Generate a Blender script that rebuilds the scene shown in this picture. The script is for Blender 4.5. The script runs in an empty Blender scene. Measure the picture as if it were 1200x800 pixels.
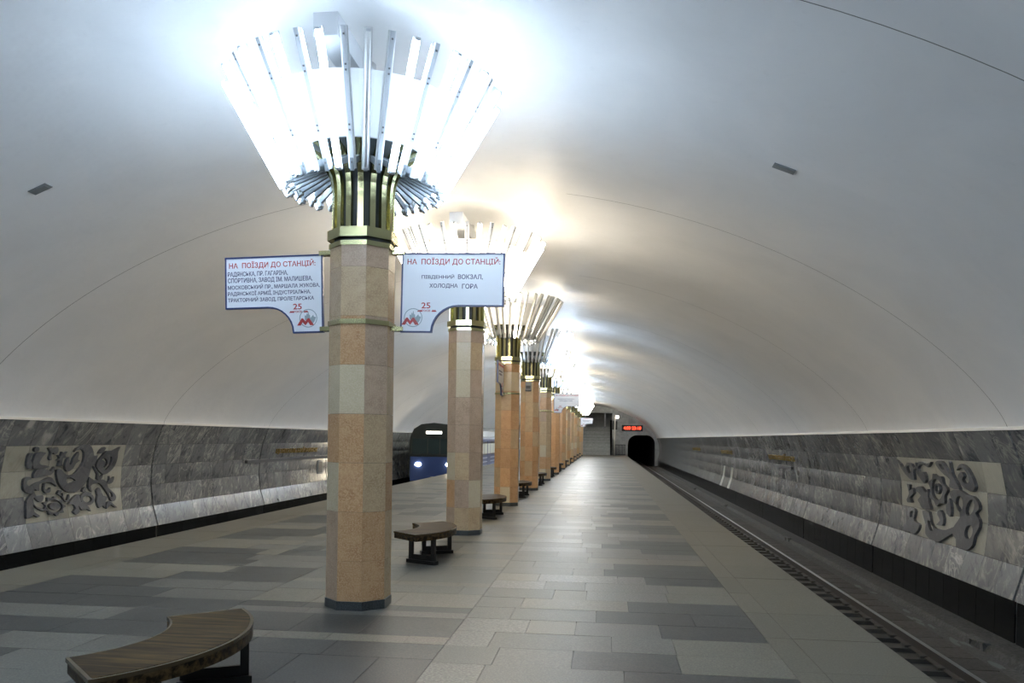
import bpy, bmesh, math, random
import numpy as np
from mathutils import Vector, Matrix

random.seed(7)
scene = bpy.context.scene
COL = scene.collection
PI = math.pi

# ------------------------------------------------------------------ camera
F_PX, YAW, ROLL, SHIFT = 940.0, 0.1146, 0.0138, 113.2
CX, CH = 2.5536, 1.7744
cam_d = bpy.data.cameras.new('camera')
cam_d.sensor_width = 36.0
cam_d.lens = 36.0 * F_PX / 1200.0
cam_d.shift_y = SHIFT / 1200.0
cam_d.clip_start = 0.05
cam_d.clip_end = 300
cam = bpy.data.objects.new('camera', cam_d)
COL.objects.link(cam)
cam.location = (CX, 0, CH)
cam.rotation_mode = 'XYZ'
cam.matrix_world = (Matrix.Translation((CX, 0, CH)) @ Matrix.Rotation(YAW, 4, 'Z')
                    @ Matrix.Rotation(PI / 2, 4, 'X') @ Matrix.Rotation(ROLL, 4, 'Z'))
scene.camera = cam

# ------------------------------------------------------------------ world, exposure
world = bpy.data.worlds.new('world')
scene.world = world
world.use_nodes = True
world.node_tree.nodes['Background'].inputs[0].default_value = (0.5, 0.55, 0.6, 1)
world.node_tree.nodes['Background'].inputs[1].default_value = 0.0
vs = scene.view_settings
vs.view_transform = 'Standard'
vs.look = 'None'
vs.gamma = 1.0
vs.use_curve_mapping = False
vs.exposure = 0.0
TUBE_POWER = 50.0
INNER_TUBE_POWER = 15.0           # tubes facing the drum set dimmer, to hold down glare on drum and ceiling


def pix_ray(px, py):
    u = px - 600.0
    v = py - 400.0 - SHIFT
    c, s = math.cos(ROLL), math.sin(ROLL)
    u, v = u * c + v * s, -u * s + v * c
    dx, dz = u / F_PX, -v / F_PX
    c, s = math.cos(YAW), math.sin(YAW)
    return (dx * c - s, dx * s + c, dz)


def at(px, py, axis, val):
    d = pix_ray(px, py)
    o = (CX, 0.0, CH)
    t = (val - o[axis]) / d[axis]
    return tuple(o[i] + d[i] * t for i in range(3))


# ------------------------------------------------------------------ materials
MAT = {}


def new_mat(name):
    m = bpy.data.materials.new(name)
    m.use_nodes = True
    nt = m.node_tree
    b = nt.nodes['Principled BSDF']
    MAT[name] = m
    return m, nt, b


def nd(nt, typ, **kw):
    n = nt.nodes.new(typ)
    for k, v in kw.items():
        setattr(n, k, v)
    return n


def ramp(nt, stops, interp='LINEAR'):
    r = nd(nt, 'ShaderNodeValToRGB')
    r.color_ramp.interpolation = interp
    els = r.color_ramp.elements
    while len(els) < len(stops):
        els.new(0.5)
    for e, (p, c) in zip(els, stops):
        e.position = p
        e.color = (c[0], c[1], c[2], 1)
    return r


def plain(name, col, rough=0.5, metal=0.0, emit=None, strength=0.0):
    m, nt, b = new_mat(name)
    b.inputs['Base Color'].default_value = (*col, 1)
    b.inputs['Roughness'].default_value = rough
    b.inputs['Metallic'].default_value = metal
    if emit:
        b.inputs['Emission Color'].default_value = (*emit, 1)
        b.inputs['Emission Strength'].default_value = strength
    return m


def coords(nt, scale=(1, 1, 1), shift=True, rot=(0, 0, 0)):
    """world position, moved by a random amount per object so that pieces differ"""
    g = nd(nt, 'ShaderNodeNewGeometry')
    mp = nd(nt, 'ShaderNodeMapping')
    mp.inputs['Scale'].default_value = scale
    mp.inputs['Rotation'].default_value = rot
    if shift:
        oi = nd(nt, 'ShaderNodeObjectInfo')
        mul = nd(nt, 'ShaderNodeVectorMath', operation='SCALE')
        comb = nd(nt, 'ShaderNodeCombineXYZ')
        for i in range(3):
            nt.links.new(oi.outputs['Random'], comb.inputs[i])
        nt.links.new(comb.outputs[0], mul.inputs[0])
        mul.inputs['Scale'].default_value = 37.0
        add = nd(nt, 'ShaderNodeVectorMath', operation='ADD')
        nt.links.new(g.outputs['Position'], add.inputs[0])
        nt.links.new(mul.outputs[0], add.inputs[1])
        nt.links.new(add.outputs[0], mp.inputs['Vector'])
    else:
        nt.links.new(g.outputs['Position'], mp.inputs['Vector'])
    return mp.outputs[0]


def noise(nt, vec, scale, detail=4, rough=0.55, dist=0.0):
    n = nd(nt, 'ShaderNodeTexNoise')
    n.inputs['Scale'].default_value = scale
    n.inputs['Detail'].default_value = detail
    n.inputs['Roughness'].default_value = rough
    n.inputs['Distortion'].default_value = dist
    nt.links.new(vec, n.inputs['Vector'])
    return n


def bump(nt, b, fac, strength=0.2, dist=0.01):
    bp = nd(nt, 'ShaderNodeBump')
    bp.inputs['Strength'].default_value = strength
    bp.inputs['Distance'].default_value = dist
    nt.links.new(fac, bp.inputs['Height'])
    nt.links.new(bp.outputs[0], b.inputs['Normal'])


def mixc(nt, a, bcol, fac, mode='MIX'):
    m = nd(nt, 'ShaderNodeMix', data_type='RGBA', blend_type=mode)
    for src, sock in ((a, m.inputs[6]), (bcol, m.inputs[7]), (fac, m.inputs[0])):
        if isinstance(src, (int, float)):
            sock.default_value = src
        elif isinstance(src, tuple):
            sock.default_value = (*src, 1)
        else:
            nt.links.new(src, sock)
    return m.outputs[2]


def vary(nt, colsock, amount):
    """brightness variation from piece to piece"""
    oi = nd(nt, 'ShaderNodeObjectInfo')
    mr = nd(nt, 'ShaderNodeMapRange')
    mr.inputs['To Min'].default_value = 1 - amount
    mr.inputs['To Max'].default_value = 1 + amount
    nt.links.new(oi.outputs['Random'], mr.inputs['Value'])
    vm = nd(nt, 'ShaderNodeVectorMath', operation='SCALE')
    nt.links.new(colsock, vm.inputs[0])
    nt.links.new(mr.outputs[0], vm.inputs['Scale'])
    return vm.outputs[0]


def stone(name, c1, c2, speck=None, scale=6.0, rough=0.35, var=0.1, fine=90.0, rough_var=0.0, bmp=0.0):
    m, nt, b = new_mat(name)
    v = coords(nt)
    n1 = noise(nt, v, scale, 5, 0.6, 0.4)
    r1 = ramp(nt, [(0.3, c1), (0.7, c2)])
    nt.links.new(n1.outputs[0], r1.inputs[0])
    col = r1.outputs[0]
    n2 = noise(nt, v, fine, 2, 0.6)
    if speck:
        r2 = ramp(nt, [(0.42, (0, 0, 0)), (0.62, (1, 1, 1))])
        nt.links.new(n2.outputs[0], r2.inputs[0])
        col = mixc(nt, col, speck, r2.outputs[0])
    col = vary(nt, col, var)
    nt.links.new(col, b.inputs['Base Color'])
    b.inputs['Roughness'].default_value = rough
    if rough_var:
        mr = nd(nt, 'ShaderNodeMapRange')
        mr.inputs['To Min'].default_value = rough - rough_var
        mr.inputs['To Max'].default_value = rough + rough_var
        nt.links.new(n1.outputs[0], mr.inputs['Value'])
        nt.links.new(mr.outputs[0], b.inputs['Roughness'])
    if bmp:
        bump(nt, b, n2.outputs[0], bmp, 0.004)
    return m


def marble(name, dark, mid, light, rough=0.16, scale=1.0, vein=0.6):
    m, nt, b = new_mat(name)
    v = coords(nt, (1.0, 1.0, 1.0), True, (0.75, 0.0, 0.35))
    n0 = noise(nt, v, scale, 6, 0.6, 2.2)
    st = nd(nt, 'ShaderNodeMapping')
    st.inputs['Scale'].default_value = (1.0, 2.8, 1.1)
    nt.links.new(v, st.inputs['Vector'])
    n1 = noise(nt, st.outputs[0], scale * 1.6, 7, 0.64, 1.3)
    r0 = ramp(nt, [(0.39, dark), (0.49, mid), (0.56, mid), (0.68, light)])
    mixf = nd(nt, 'ShaderNodeMath', operation='MULTIPLY_ADD')
    nt.links.new(n1.outputs[0], mixf.inputs[0])
    mixf.inputs[1].default_value = 0.62
    hf = nd(nt, 'ShaderNodeMath', operation='MULTIPLY')
    nt.links.new(n0.outputs[0], hf.inputs[0])
    hf.inputs[1].default_value = 0.42
    nt.links.new(hf.outputs[0], mixf.inputs[2])
    nt.links.new(mixf.outputs[0], r0.inputs[0])
    # pale veins
    n2 = noise(nt, st.outputs[0], scale * 0.8, 4, 0.55, 2.6)
    rv = ramp(nt, [(0.47, (0, 0, 0)), (0.505, (1, 1, 1)), (0.535, (0, 0, 0))])
    nt.links.new(n2.outputs[0], rv.inputs[0])
    n4 = noise(nt, v, 0.45, 2, 0.5)
    r4 = ramp(nt, [(0.42, (0.1, 0.1, 0.1)), (0.6, (1, 1, 1))])
    nt.links.new(n4.outputs[0], r4.inputs[0])
    fac = nd(nt, 'ShaderNodeMath', operation='MULTIPLY')
    nt.links.new(rv.outputs[0], fac.inputs[0])
    nt.links.new(r4.outputs[0], fac.inputs[1])
    fac2 = nd(nt, 'ShaderNodeMath', operation='MULTIPLY')
    nt.links.new(fac.outputs[0], fac2.inputs[0])
    fac2.inputs[1].default_value = vein
    col = mixc(nt, r0.outputs[0], tuple(min(1, c * 1.3) for c in light), fac2.outputs[0])
    col = vary(nt, col, 0.2)
    nt.links.new(col, b.inputs['Base Color'])
    b.inputs['Roughness'].default_value = rough
    return m


def wood(name, c1, c2):
    m, nt, b = new_mat(name)
    tc = nd(nt, 'ShaderNodeTexCoord')
    mp = nd(nt, 'ShaderNodeMapping')
    mp.inputs['Scale'].default_value = (1.2, 14.0, 14.0)
    mp.inputs['Rotation'].default_value = (0, 0, 0.12)
    nt.links.new(tc.outputs['Object'], mp.inputs['Vector'])
    n = noise(nt, mp.outputs[0], 1.6, 5, 0.6, 0.3)
    r = ramp(nt, [(0.40, c1), (0.64, c2)])
    nt.links.new(n.outputs[0], r.inputs[0])
    n3 = noise(nt, tc.outputs['Object'], 2.2, 4, 0.6)
    r3 = ramp(nt, [(0.45, (0, 0, 0)), (0.62, (1, 1, 1))])
    nt.links.new(n3.outputs[0], r3.inputs[0])
    f = nd(nt, 'ShaderNodeMath', operation='MULTIPLY')
    nt.links.new(r3.outputs[0], f.inputs[0])
    f.inputs[1].default_value = 0.5
    col = mixc(nt, r.outputs[0], (0.02, 0.014, 0.010), f.outputs[0])
    nt.links.new(col, b.inputs['Base Color'])
    b.inputs['Roughness'].default_value = 0.4
    bump(nt, b, n.outputs[0], 0.08, 0.004)
    return m


def plaster(name, col, dirt):
    m, nt, b = new_mat(name)
    v = coords(nt, shift=False)
    n = noise(nt, v, 0.55, 6, 0.6, 0.5)
    r = ramp(nt, [(0.25, dirt), (0.6, col)])
    nt.links.new(n.outputs[0], r.inputs[0])
    n2 = noise(nt, v, 9.0, 5, 0.65)
    r2 = ramp(nt, [(0.0, (0.9, 0.9, 0.9)), (0.4, (1, 1, 1))])
    nt.links.new(n2.outputs[0], r2.inputs[0])
    nt.links.new(mixc(nt, r.outputs[0], r2.outputs[0], 1.0, 'MULTIPLY'), b.inputs['Base Color'])
    b.inputs['Roughness'].default_value = 0.55
    n3 = noise(nt, v, 1.1, 4, 0.55)
    bump(nt, b, n3.outputs[0], 0.35, 0.06)
    return m


plaster('ceiling_plaster', (0.83, 0.825, 0.81), (0.76, 0.76, 0.75))
marble('grey_marble', (0.055, 0.060, 0.066), (0.150, 0.152, 0.150), (0.345, 0.335, 0.30), 0.2)
marble('cream_marble', (0.25, 0.24, 0.19), (0.31, 0.30, 0.245), (0.37, 0.36, 0.30), 0.3, 1.0, 0.2)
marble('relief_marble', (0.045, 0.046, 0.05), (0.085, 0.086, 0.09), (0.15, 0.15, 0.15), 0.4, 2.5, 0.2)
stone('black_marble', (0.004, 0.0045, 0.0045), (0.010, 0.011, 0.011), None, 5, 0.25, 0.3)
MAT['black_marble'].node_tree.nodes['Principled BSDF'].inputs['Specular IOR Level'].default_value = 0.2
stone('granite_light', (0.0904, 0.0842, 0.0641), (0.1150, 0.1069, 0.0824), (0.1541, 0.1435, 0.1117), 4, 0.46, 0.08, 60, 0.05, 0.05)
stone('granite_mid', (0.0678, 0.0673, 0.0586), (0.0863, 0.0851, 0.0732), (0.1212, 0.1168, 0.0989), 4, 0.46, 0.10, 60, 0.05, 0.05)
stone('granite_dark', (0.0199, 0.0220, 0.0207), (0.0305, 0.0330, 0.0310), (0.0525, 0.0540, 0.0495), 4, 0.46, 0.12, 60, 0.05, 0.05)
stone('granite_rough', (0.0636, 0.0624, 0.0531), (0.0966, 0.0931, 0.0787), (0.1541, 0.1485, 0.1263), 12, 0.42, 0.08, 45, 0.05, 0.35)
stone('granite_edge', (0.0822, 0.0742, 0.0531), (0.1047, 0.0950, 0.0695), (0.1253, 0.1148, 0.0861), 3, 0.48, 0.08, 60, 0.05, 0.05)
stone('column_peach', (0.3920, 0.2000, 0.0902), (0.5600, 0.3350, 0.1681), (0.5824, 0.3700, 0.1927), 7, 0.22, 0.08, 70)
stone('column_beige', (0.3740, 0.2500, 0.1386), (0.5280, 0.3750, 0.2184), (0.5390, 0.3950, 0.2310), 7, 0.22, 0.08, 70)
stone('column_pale', (0.4876, 0.3900, 0.2494), (0.5512, 0.4500, 0.2967), (0.5830, 0.4850, 0.3311), 7, 0.22, 0.08, 70)
stone('column_rose', (0.3472, 0.2350, 0.1548), (0.4928, 0.3450, 0.2365), (0.5040, 0.3650, 0.2451), 7, 0.22, 0.08, 70)
stone('plinth_granite', (0.02, 0.024, 0.024), (0.04, 0.045, 0.046), (0.07, 0.075, 0.075), 8, 0.3, 0.2)
plain('grout', (0.05, 0.048, 0.043), 0.9)
plain('seam_dark', (0.025, 0.025, 0.024), 0.9)
plain('joint_lime', (0.16, 0.155, 0.14), 0.9)
plain('ceiling_backing', (0.22, 0.215, 0.205), 0.9)
plain('trim_paint', (0.62, 0.60, 0.54), 0.35)
plain('brass', (0.47, 0.44, 0.23), 0.22, 1.0)
plain('gold_letter', (0.32, 0.22, 0.06), 0.35, 0.8)
plain('steel', (0.26, 0.285, 0.30), 0.4, 0.3)
plain('dark_steel', (0.06, 0.068, 0.07), 0.45)
plain('drum_paint', (0.66, 0.66, 0.65), 0.45)
plain('batten_grey', (0.55, 0.57, 0.59), 0.4)
plain('white_enamel', (0.66, 0.66, 0.65), 0.4)
plain('duct_grey', (0.62, 0.63, 0.64), 0.5)
plain('dead_tube', (0.72, 0.72, 0.70), 0.25)
plain('bolt', (0.18, 0.18, 0.18), 0.4, 0.8)
for nm_, cl_ in (('tube_cool', (0.61, 0.78, 1.0)), ('tube_neutral', (0.97, 0.97, 0.94)), ('tube_warm', (1.0, 0.86, 0.66))):
    plain(nm_, (0.9, 0.9, 0.9), 0.3, 0, cl_, TUBE_POWER)
    plain(nm_ + '_inner', (0.9, 0.9, 0.9), 0.3, 0, cl_, INNER_TUBE_POWER)
wood('bench_wood', (0.014, 0.009, 0.005), (0.105, 0.066, 0.026))
MAT['bench_wood'].node_tree.nodes['Principled BSDF'].inputs['Specular IOR Level'].default_value = 0.08
plain('bench_edge', (0.07, 0.05, 0.026), 0.25)
plain('bench_iron', (0.012, 0.010, 0.009), 0.45)
plain('sign_white', (0.80, 0.81, 0.84), 0.3)
plain('sign_navy', (0.025, 0.04, 0.13), 0.35)
plain('sign_red', (0.42, 0.035, 0.035), 0.4)
plain('sign_ink', (0.06, 0.055, 0.12), 0.4)
plain('logo_grey', (0.30, 0.36, 0.38), 0.4)
stone('track_concrete', (0.035, 0.034, 0.03), (0.065, 0.062, 0.055), (0.09, 0.088, 0.08), 3, 0.85, 0.2, 20)
stone('sleeper_wood', (0.030, 0.027, 0.022), (0.058, 0.052, 0.043), None, 6, 0.8, 0.25)
stone('track_slab', (0.026, 0.023, 0.018), (0.052, 0.046, 0.037), (0.065, 0.059, 0.05), 3, 0.8, 0.2, 20)
stone('ballast_dark', (0.022, 0.021, 0.019), (0.045, 0.043, 0.038), None, 5, 0.9, 0.2)
plain('lime_stain', (0.13, 0.135, 0.135), 0.8)
plain('rail_side', (0.035, 0.028, 0.022), 0.7)
plain('rail_top', (0.27, 0.27, 0.27), 0.33, 0.9)
plain('train_blue', (0.03, 0.055, 0.17), 0.3)
plain('train_dark', (0.022, 0.026, 0.022), 0.3)
plain('train_stripe', (0.55, 0.60, 0.68), 0.35)
plain('train_roof', (0.20, 0.21, 0.20), 0.6)
plain('train_glass', (0.03, 0.045, 0.045), 0.08)
plain('train_window_lit', (0.25, 0.27, 0.25), 0.2, 0, (0.85, 0.9, 0.8), 0.35)
plain('headlight', (1, 1, 1), 0.2, 0, (1.0, 0.86, 0.62), 130.0)
plain('plate_light', (1, 1, 1), 0.2, 0, (1.0, 0.93, 0.82), 9.0)
stone('stair_stone', (0.20, 0.21, 0.20), (0.30, 0.31, 0.30), None, 5, 0.5, 0.15)
stone('end_stone', (0.26, 0.275, 0.265), (0.42, 0.43, 0.41), None, 2.5, 0.4, 0.15)
plain('tunnel_black', (0.06, 0.058, 0.054), 0.9)
plain('led_red', (0.05, 0.0, 0.0), 0.4, 0, (1.0, 0.06, 0.02), 4.0)
plain('ledge_dark', (0.035, 0.035, 0.036), 0.6)
plain('device_black', (0.012, 0.012, 0.013), 0.4)
plain('device_grey', (0.20, 0.21, 0.21), 0.45)


# ------------------------------------------------------------------ mesh helpers
class MB:
    def __init__(self):
        self.v, self.f, self.mi = [], [], []

    def add(self, verts, faces, mi=0):
        o = len(self.v)
        self.v += [tuple(p) for p in verts]
        self.f += [tuple(i + o for i in f) for f in faces]
        self.mi += [mi] * len(faces)
        return self

    def box(self, x0, x1, y0, y1, z0, z1, mi=0, bottom=True):
        v = [(x0, y0, z0), (x1, y0, z0), (x1, y1, z0), (x0, y1, z0), (x0, y0, z1), (x1, y0, z1), (x1, y1, z1), (x0, y1, z1)]
        f = [(4, 5, 6, 7), (0, 1, 5, 4), (1, 2, 6, 5), (2, 3, 7, 6), (3, 0, 4, 7)]
        if bottom:
            f.append((3, 2, 1, 0))
        return self.add(v, f, mi)

    def bar(self, p, q, w, h, up=(0, 0, 1), mi=0):
        """rectangular bar from p to q, w across, h along the side nearest to up"""
        p, q = Vector(p), Vector(q)
        d = (q - p).normalized()
        s = d.cross(Vector(up)).normalized()
        u = s.cross(d).normalized()
        v = []
        for c in (p, q):
            for a, b in ((-1, -1), (1, -1), (1, 1), (-1, 1)):
                v.append(c + s * (a * w / 2) + u * (b * h / 2))
        return self.add(v, [(3, 2, 1, 0), (4, 5, 6, 7), (0, 1, 5, 4), (1, 2, 6, 5), (2, 3, 7, 6), (3, 0, 4, 7)], mi)

    def tube(self, p, q, r, n=8, mi=0, r2=None):
        p, q = Vector(p), Vector(q)
        r2 = r if r2 is None else r2
        d = (q - p).normalized()
        s = d.cross(Vector((0.31, 0.22, 0.92))).normalized()
        u = s.cross(d)
        v = []
        for c, rr in ((p, r), (q, r2)):
            for i in range(n):
                a = 2 * PI * i / n
                v.append(c + s * (math.cos(a) * rr) + u * (math.sin(a) * rr))
        f = [(i, n + i, n + (i + 1) % n, (i + 1) % n) for i in range(n)]
        f += [tuple(range(n)), tuple(range(2 * n - 1, n - 1, -1))]
        return self.add(v, f, mi)

    def lathe(self, prof, n=48, mi=0, a0=0.0):
        v, f = [], []
        for (r, z) in prof:
            for i in range(n):
                a = a0 + 2 * PI * i / n
                v.append((r * math.cos(a), r * math.sin(a), z))
        for j in range(len(prof) - 1):
            for i in range(n):
                k = (i + 1) % n
                f.append((j * n + i, j * n + k, (j + 1) * n + k, (j + 1) * n + i))
        return self.add(v, f, mi)

    def mesh(self, name, mats, smooth=False):
        me = bpy.data.meshes.new(name)
        me.from_pydata(self.v, [], self.f)
        if isinstance(mats, str):
            mats = [mats]
        for m in mats:
            me.materials.append(MAT[m])
        me.polygons.foreach_set('material_index', self.mi)
        if smooth:
            me.polygons.foreach_set('use_smooth', [True] * len(self.f))
        me.update()
        return me


def obj(name, me, parent=None, loc=None, rot=None, scale=None):
    o = bpy.data.objects.new(name, me)
    COL.objects.link(o)
    if parent is not None:
        o.parent = parent
    if loc is not None:
        o.location = loc
    if rot is not None:
        o.rotation_euler = rot
    if scale is not None:
        o.scale = scale
    return o


def tag(o, label=None, cat=None, group=None, kind=None):
    if label:
        o['label'] = label
    if cat:
        o['category'] = cat
    if group:
        o['group'] = group
    if kind:
        o['kind'] = kind
    return o


def thing(name, label, cat, loc=(0, 0, 0), rotz=0, group=None):
    return tag(obj(name, None, None, loc, (0, 0, rotz)), label, cat, group)


def fill_poly(outer, holes=()):
    """triangles of a 2-D polygon with holes -> (verts2d, tris, loops)"""
    bm = bmesh.new()
    loops, edges = [], []
    for lp in [outer] + list(holes):
        vs_ = [bm.verts.new((p[0], p[1], 0)) for p in lp]
        for i in range(len(vs_)):
            edges.append(bm.edges.new((vs_[i], vs_[(i + 1) % len(vs_)])))
        loops.append(vs_)
    bmesh.ops.triangle_fill(bm, use_beauty=True, use_dissolve=False, edges=edges, normal=(0, 0, 1))
    bm.verts.index_update()
    pts = [(v.co.x, v.co.y) for v in bm.verts]
    tris = [tuple(v.index for v in f.verts) for f in bm.faces]
    lidx = [[v.index for v in lp] for lp in loops]
    bm.free()
    return pts, tris, lidx


def smooth_loop(pts, n=3):
    out = []
    m = len(pts)
    for i in range(m):
        p0, p1, p2, p3 = (np.array(pts[(i + j) % m], float) for j in (-1, 0, 1, 2))
        for k in range(n):
            t = k / n
            q = 0.5 * ((2 * p1) + (-p0 + p2) * t + (2 * p0 - 5 * p1 + 4 * p2 - p3) * t * t + (-p0 + 3 * p1 - 3 * p2 + p3) * t ** 3)
            out.append((float(q[0]), float(q[1])))
    return out


def text_mesh(body, mat, size, extrude=0.002, align='LEFT'):
    cu = bpy.data.curves.new('text', 'FONT')
    cu.body = body
    cu.size = size
    cu.extrude = extrude
    cu.align_x = align
    cu.resolution_u = 3
    cu.offset = size * 0.013
    to = bpy.data.objects.new('text', cu)
    COL.objects.link(to)
    bpy.context.view_layer.update()
    dg = bpy.context.evaluated_depsgraph_get()
    me = bpy.data.meshes.new_from_object(to.evaluated_get(dg))
    bpy.data.objects.remove(to)
    bpy.data.curves.remove(cu)
    me.materials.clear()
    me.materials.append(MAT[mat])
    me.polygons.foreach_set('material_index', [0] * len(me.polygons))
    return me


def fit_text(me, width=None, height=None):
    co = np.empty(len(me.vertices) * 3)
    me.vertices.foreach_get('co', co)
    co = co.reshape(-1, 3)
    lo, hi = co.min(0), co.max(0)
    co[:, 0] -= lo[0]
    co[:, 1] -= lo[1]
    if width:
        co[:, 0] *= width / (hi[0] - lo[0])
    if height:
        co[:, 1] *= height / (hi[1] - lo[1])
    me.vertices.foreach_set('co', co.ravel())
    me.update()
    return me


def split_words(me, gap):
    """one mesh per word of a line of lettering (letters closer than gap stay together)"""
    n = len(me.vertices)
    co = np.empty(n * 3)
    me.vertices.foreach_get('co', co)
    co = co.reshape(-1, 3)
    par = list(range(n))

    def find(i):
        while par[i] != i:
            par[i] = par[par[i]]
            i = par[i]
        return i
    for e in me.edges:
        a, b = find(e.vertices[0]), find(e.vertices[1])
        if a != b:
            par[a] = b
    isl = {}
    for i in range(n):
        isl.setdefault(find(i), []).append(i)
    spans = sorted((co[ix, 0].min(), co[ix, 0].max(), r) for r, ix in isl.items())
    word_of, cur, right = {}, 0, None
    for a, b, r in spans:
        if right is not None and a - right > gap:
            cur += 1
        right = b if right is None else max(right, b)
        word_of[r] = cur
    out = []
    for wd in range(cur + 1):
        idx, mp_, fs = [], {}, []
        for p_ in me.polygons:
            vs_ = list(p_.vertices)
            if word_of[find(vs_[0])] == wd:
                for v_ in vs_:
                    if v_ not in mp_:
                        mp_[v_] = len(idx)
                        idx.append(v_)
                fs.append(tuple(mp_[v_] for v_ in vs_))
        w_ = bpy.data.meshes.new('word')
        w_.from_pydata([tuple(co[i]) for i in idx], [], fs)
        w_.materials.append(me.materials[0])
        w_.update()
        out.append(w_)
    bpy.data.meshes.remove(me)
    return out


# ------------------------------------------------------------------ dimensions
Y1, SP = 8.2219, 6.4169            # first column, spacing along the platform
SEAM0 = 12.78                      # a joint between vault rings
Y_BACK, Y_END = SEAM0 - 4 * SP, 94.0
WT_X, WT_Z = 8.557, 2.0            # top of the track wall
PROF = [(8.557, 2.0), (8.75, 1.49), (8.85, 0.98), (8.872, 0.47), (8.815, -0.06), (8.665, -0.56)]
BLACK = [(8.70, -0.56), (8.69, -1.30)]


def vault_z(x):
    t = max(0.0, 1 - (x / WT_X) ** 2)
    return WT_Z + 3.82 * t ** 0.76


def wall_x(z):
    zs = [p[1] for p in PROF][::-1]
    xs = [p[0] for p in PROF][::-1]
    return float(np.interp(z, zs, xs))


# ------------------------------------------------------------------ floor
FLOOR_H = 0.02
mb = MB().box(-5, 5, Y_BACK, 91.2, -0.30, -FLOOR_H).box(-4.85, 4.85, Y_BACK, 91.2, -1.42, -0.30)
floor = tag(obj('floor', mb.mesh('floor', 'grout')), kind='structure')

ROW = SP / 12.0
slabs = []                                       # x0, x1, y0, y1, tone
L_, M_, D_, R_, E_ = 'granite_light', 'granite_mid', 'granite_dark', 'granite_rough', 'granite_edge'


def cut(x0, x1, lo, hi):
    xs = [x0]
    while xs[-1] < x1 - hi:
        xs.append(xs[-1] + random.uniform(lo, hi))
    if x1 - xs[-1] < lo * 0.5 and len(xs) > 1:
        xs.pop()
    xs.append(x1)
    return list(zip(xs[:-1], xs[1:]))


def side_rows(sign, phase, y_first):
    """running slabs between the edge strip and the middle lane"""
    n = int((91.2 - y_first) / ROW)
    for k in range(n):
        y0 = y_first + k * ROW
        y1 = y0 + ROW
        m = (k + phase) % 5                      # 0,1 light   2,3,4 dark
        if sign > 0:
            inner = {0: 3.27, 1: 3.27, 2: 3.13, 3: 2.5, 4: 2.75}[m] + random.uniform(-0.12, 0.12)
        else:
            inner = {0: 2.9, 1: 2.4, 2: 3.08, 3: 2.41, 4: 2.7}[m] + random.uniform(-0.12, 0.12)
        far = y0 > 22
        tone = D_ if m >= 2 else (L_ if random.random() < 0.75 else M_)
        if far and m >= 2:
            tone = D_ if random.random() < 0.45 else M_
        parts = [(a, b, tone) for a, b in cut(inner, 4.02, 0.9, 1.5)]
        prob = [(M_, 0.58), (R_, 0.32), (L_, 0.10)] if sign > 0 else [(M_, 0.52), (L_, 0.14), (D_, 0.28), (R_, 0.06)]
        for a, b in cut(1.22, inner, 0.35, 1.15):
            r, t = random.random(), M_
            for nm, p in prob:
                if r < p:
                    t = nm
                    break
                r -= p
            parts.append((a, b, t))
        for a, b, t in parts:
            x0, x1 = (a, b) if sign > 0 else (-b, -a)
            slabs.append([x0, x1, y0, y1, t])


Y_R0 = 6.21 - 12 * ROW * 2
side_rows(1, 1, Y_R0)            # right of the columns: rows counted so that 7.28..8.885 is dark
side_rows(-1, 0, Y_R0 - 0.14)
# middle lane with the columns: bands of uneven depth
bands = [(0.0, 0.25, L_), (0.25, 0.99, D_), (0.99, 1.24, M_), (1.24, 1.49, D_), (1.49, 2.21, L_), (2.21, 2.675, M_)]
yb = Y_R0
k = 0
while yb < 91.2:
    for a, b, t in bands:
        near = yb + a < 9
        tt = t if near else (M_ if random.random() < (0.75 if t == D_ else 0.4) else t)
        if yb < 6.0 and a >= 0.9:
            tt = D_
        for x0, x1 in cut(-1.22, 1.22, 0.55, 1.0):
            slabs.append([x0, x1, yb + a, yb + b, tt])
    yb += 2.675
# edge strips
for s in (-1, 1):
    y = Y_R0 + 0.2
    while y < 91.2:
        ln = ROW * 2
        for a, b in ((4.02, 4.26), (4.26, 5.04)):
            x0, x1 = (a, b) if s > 0 else (-b, -a)
            slabs.append([x0, x1, y, min(91.2, y + ln), E_])
        y += ln
# a few slabs seen in the photograph
def repaint(x0, x1, y0, y1, tone):
    for q in slabs:
        cx_, cy_ = (q[0] + q[1]) / 2, (q[2] + q[3]) / 2
        if x0 < cx_ < x1 and y0 < cy_ < y1:
            q[4] = tone
repaint(2.2, 3.3, 6.2, 6.75, D_)
repaint(-4.0, -1.2, 6.55, 7.1, D_)
repaint(-1.95, -1.2, 7.0, 8.1, D_)
repaint(-3.0, -1.95, 7.1, 7.65, M_)
repaint(-2.4, -1.2, 9.15, 10.25, D_)
repaint(-2.6, -1.2, 5.9, 6.5, M_)


def in_view(x, y):
    c, s = math.cos(YAW), math.sin(YAW)
    X = x - CX
    xc, zc = X * c + y * s, y * c - X * s
    if zc < 0.5:
        return False
    u, v = F_PX * xc / zc, F_PX * CH / zc
    return -630 < u < 630 and v < 310


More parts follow.
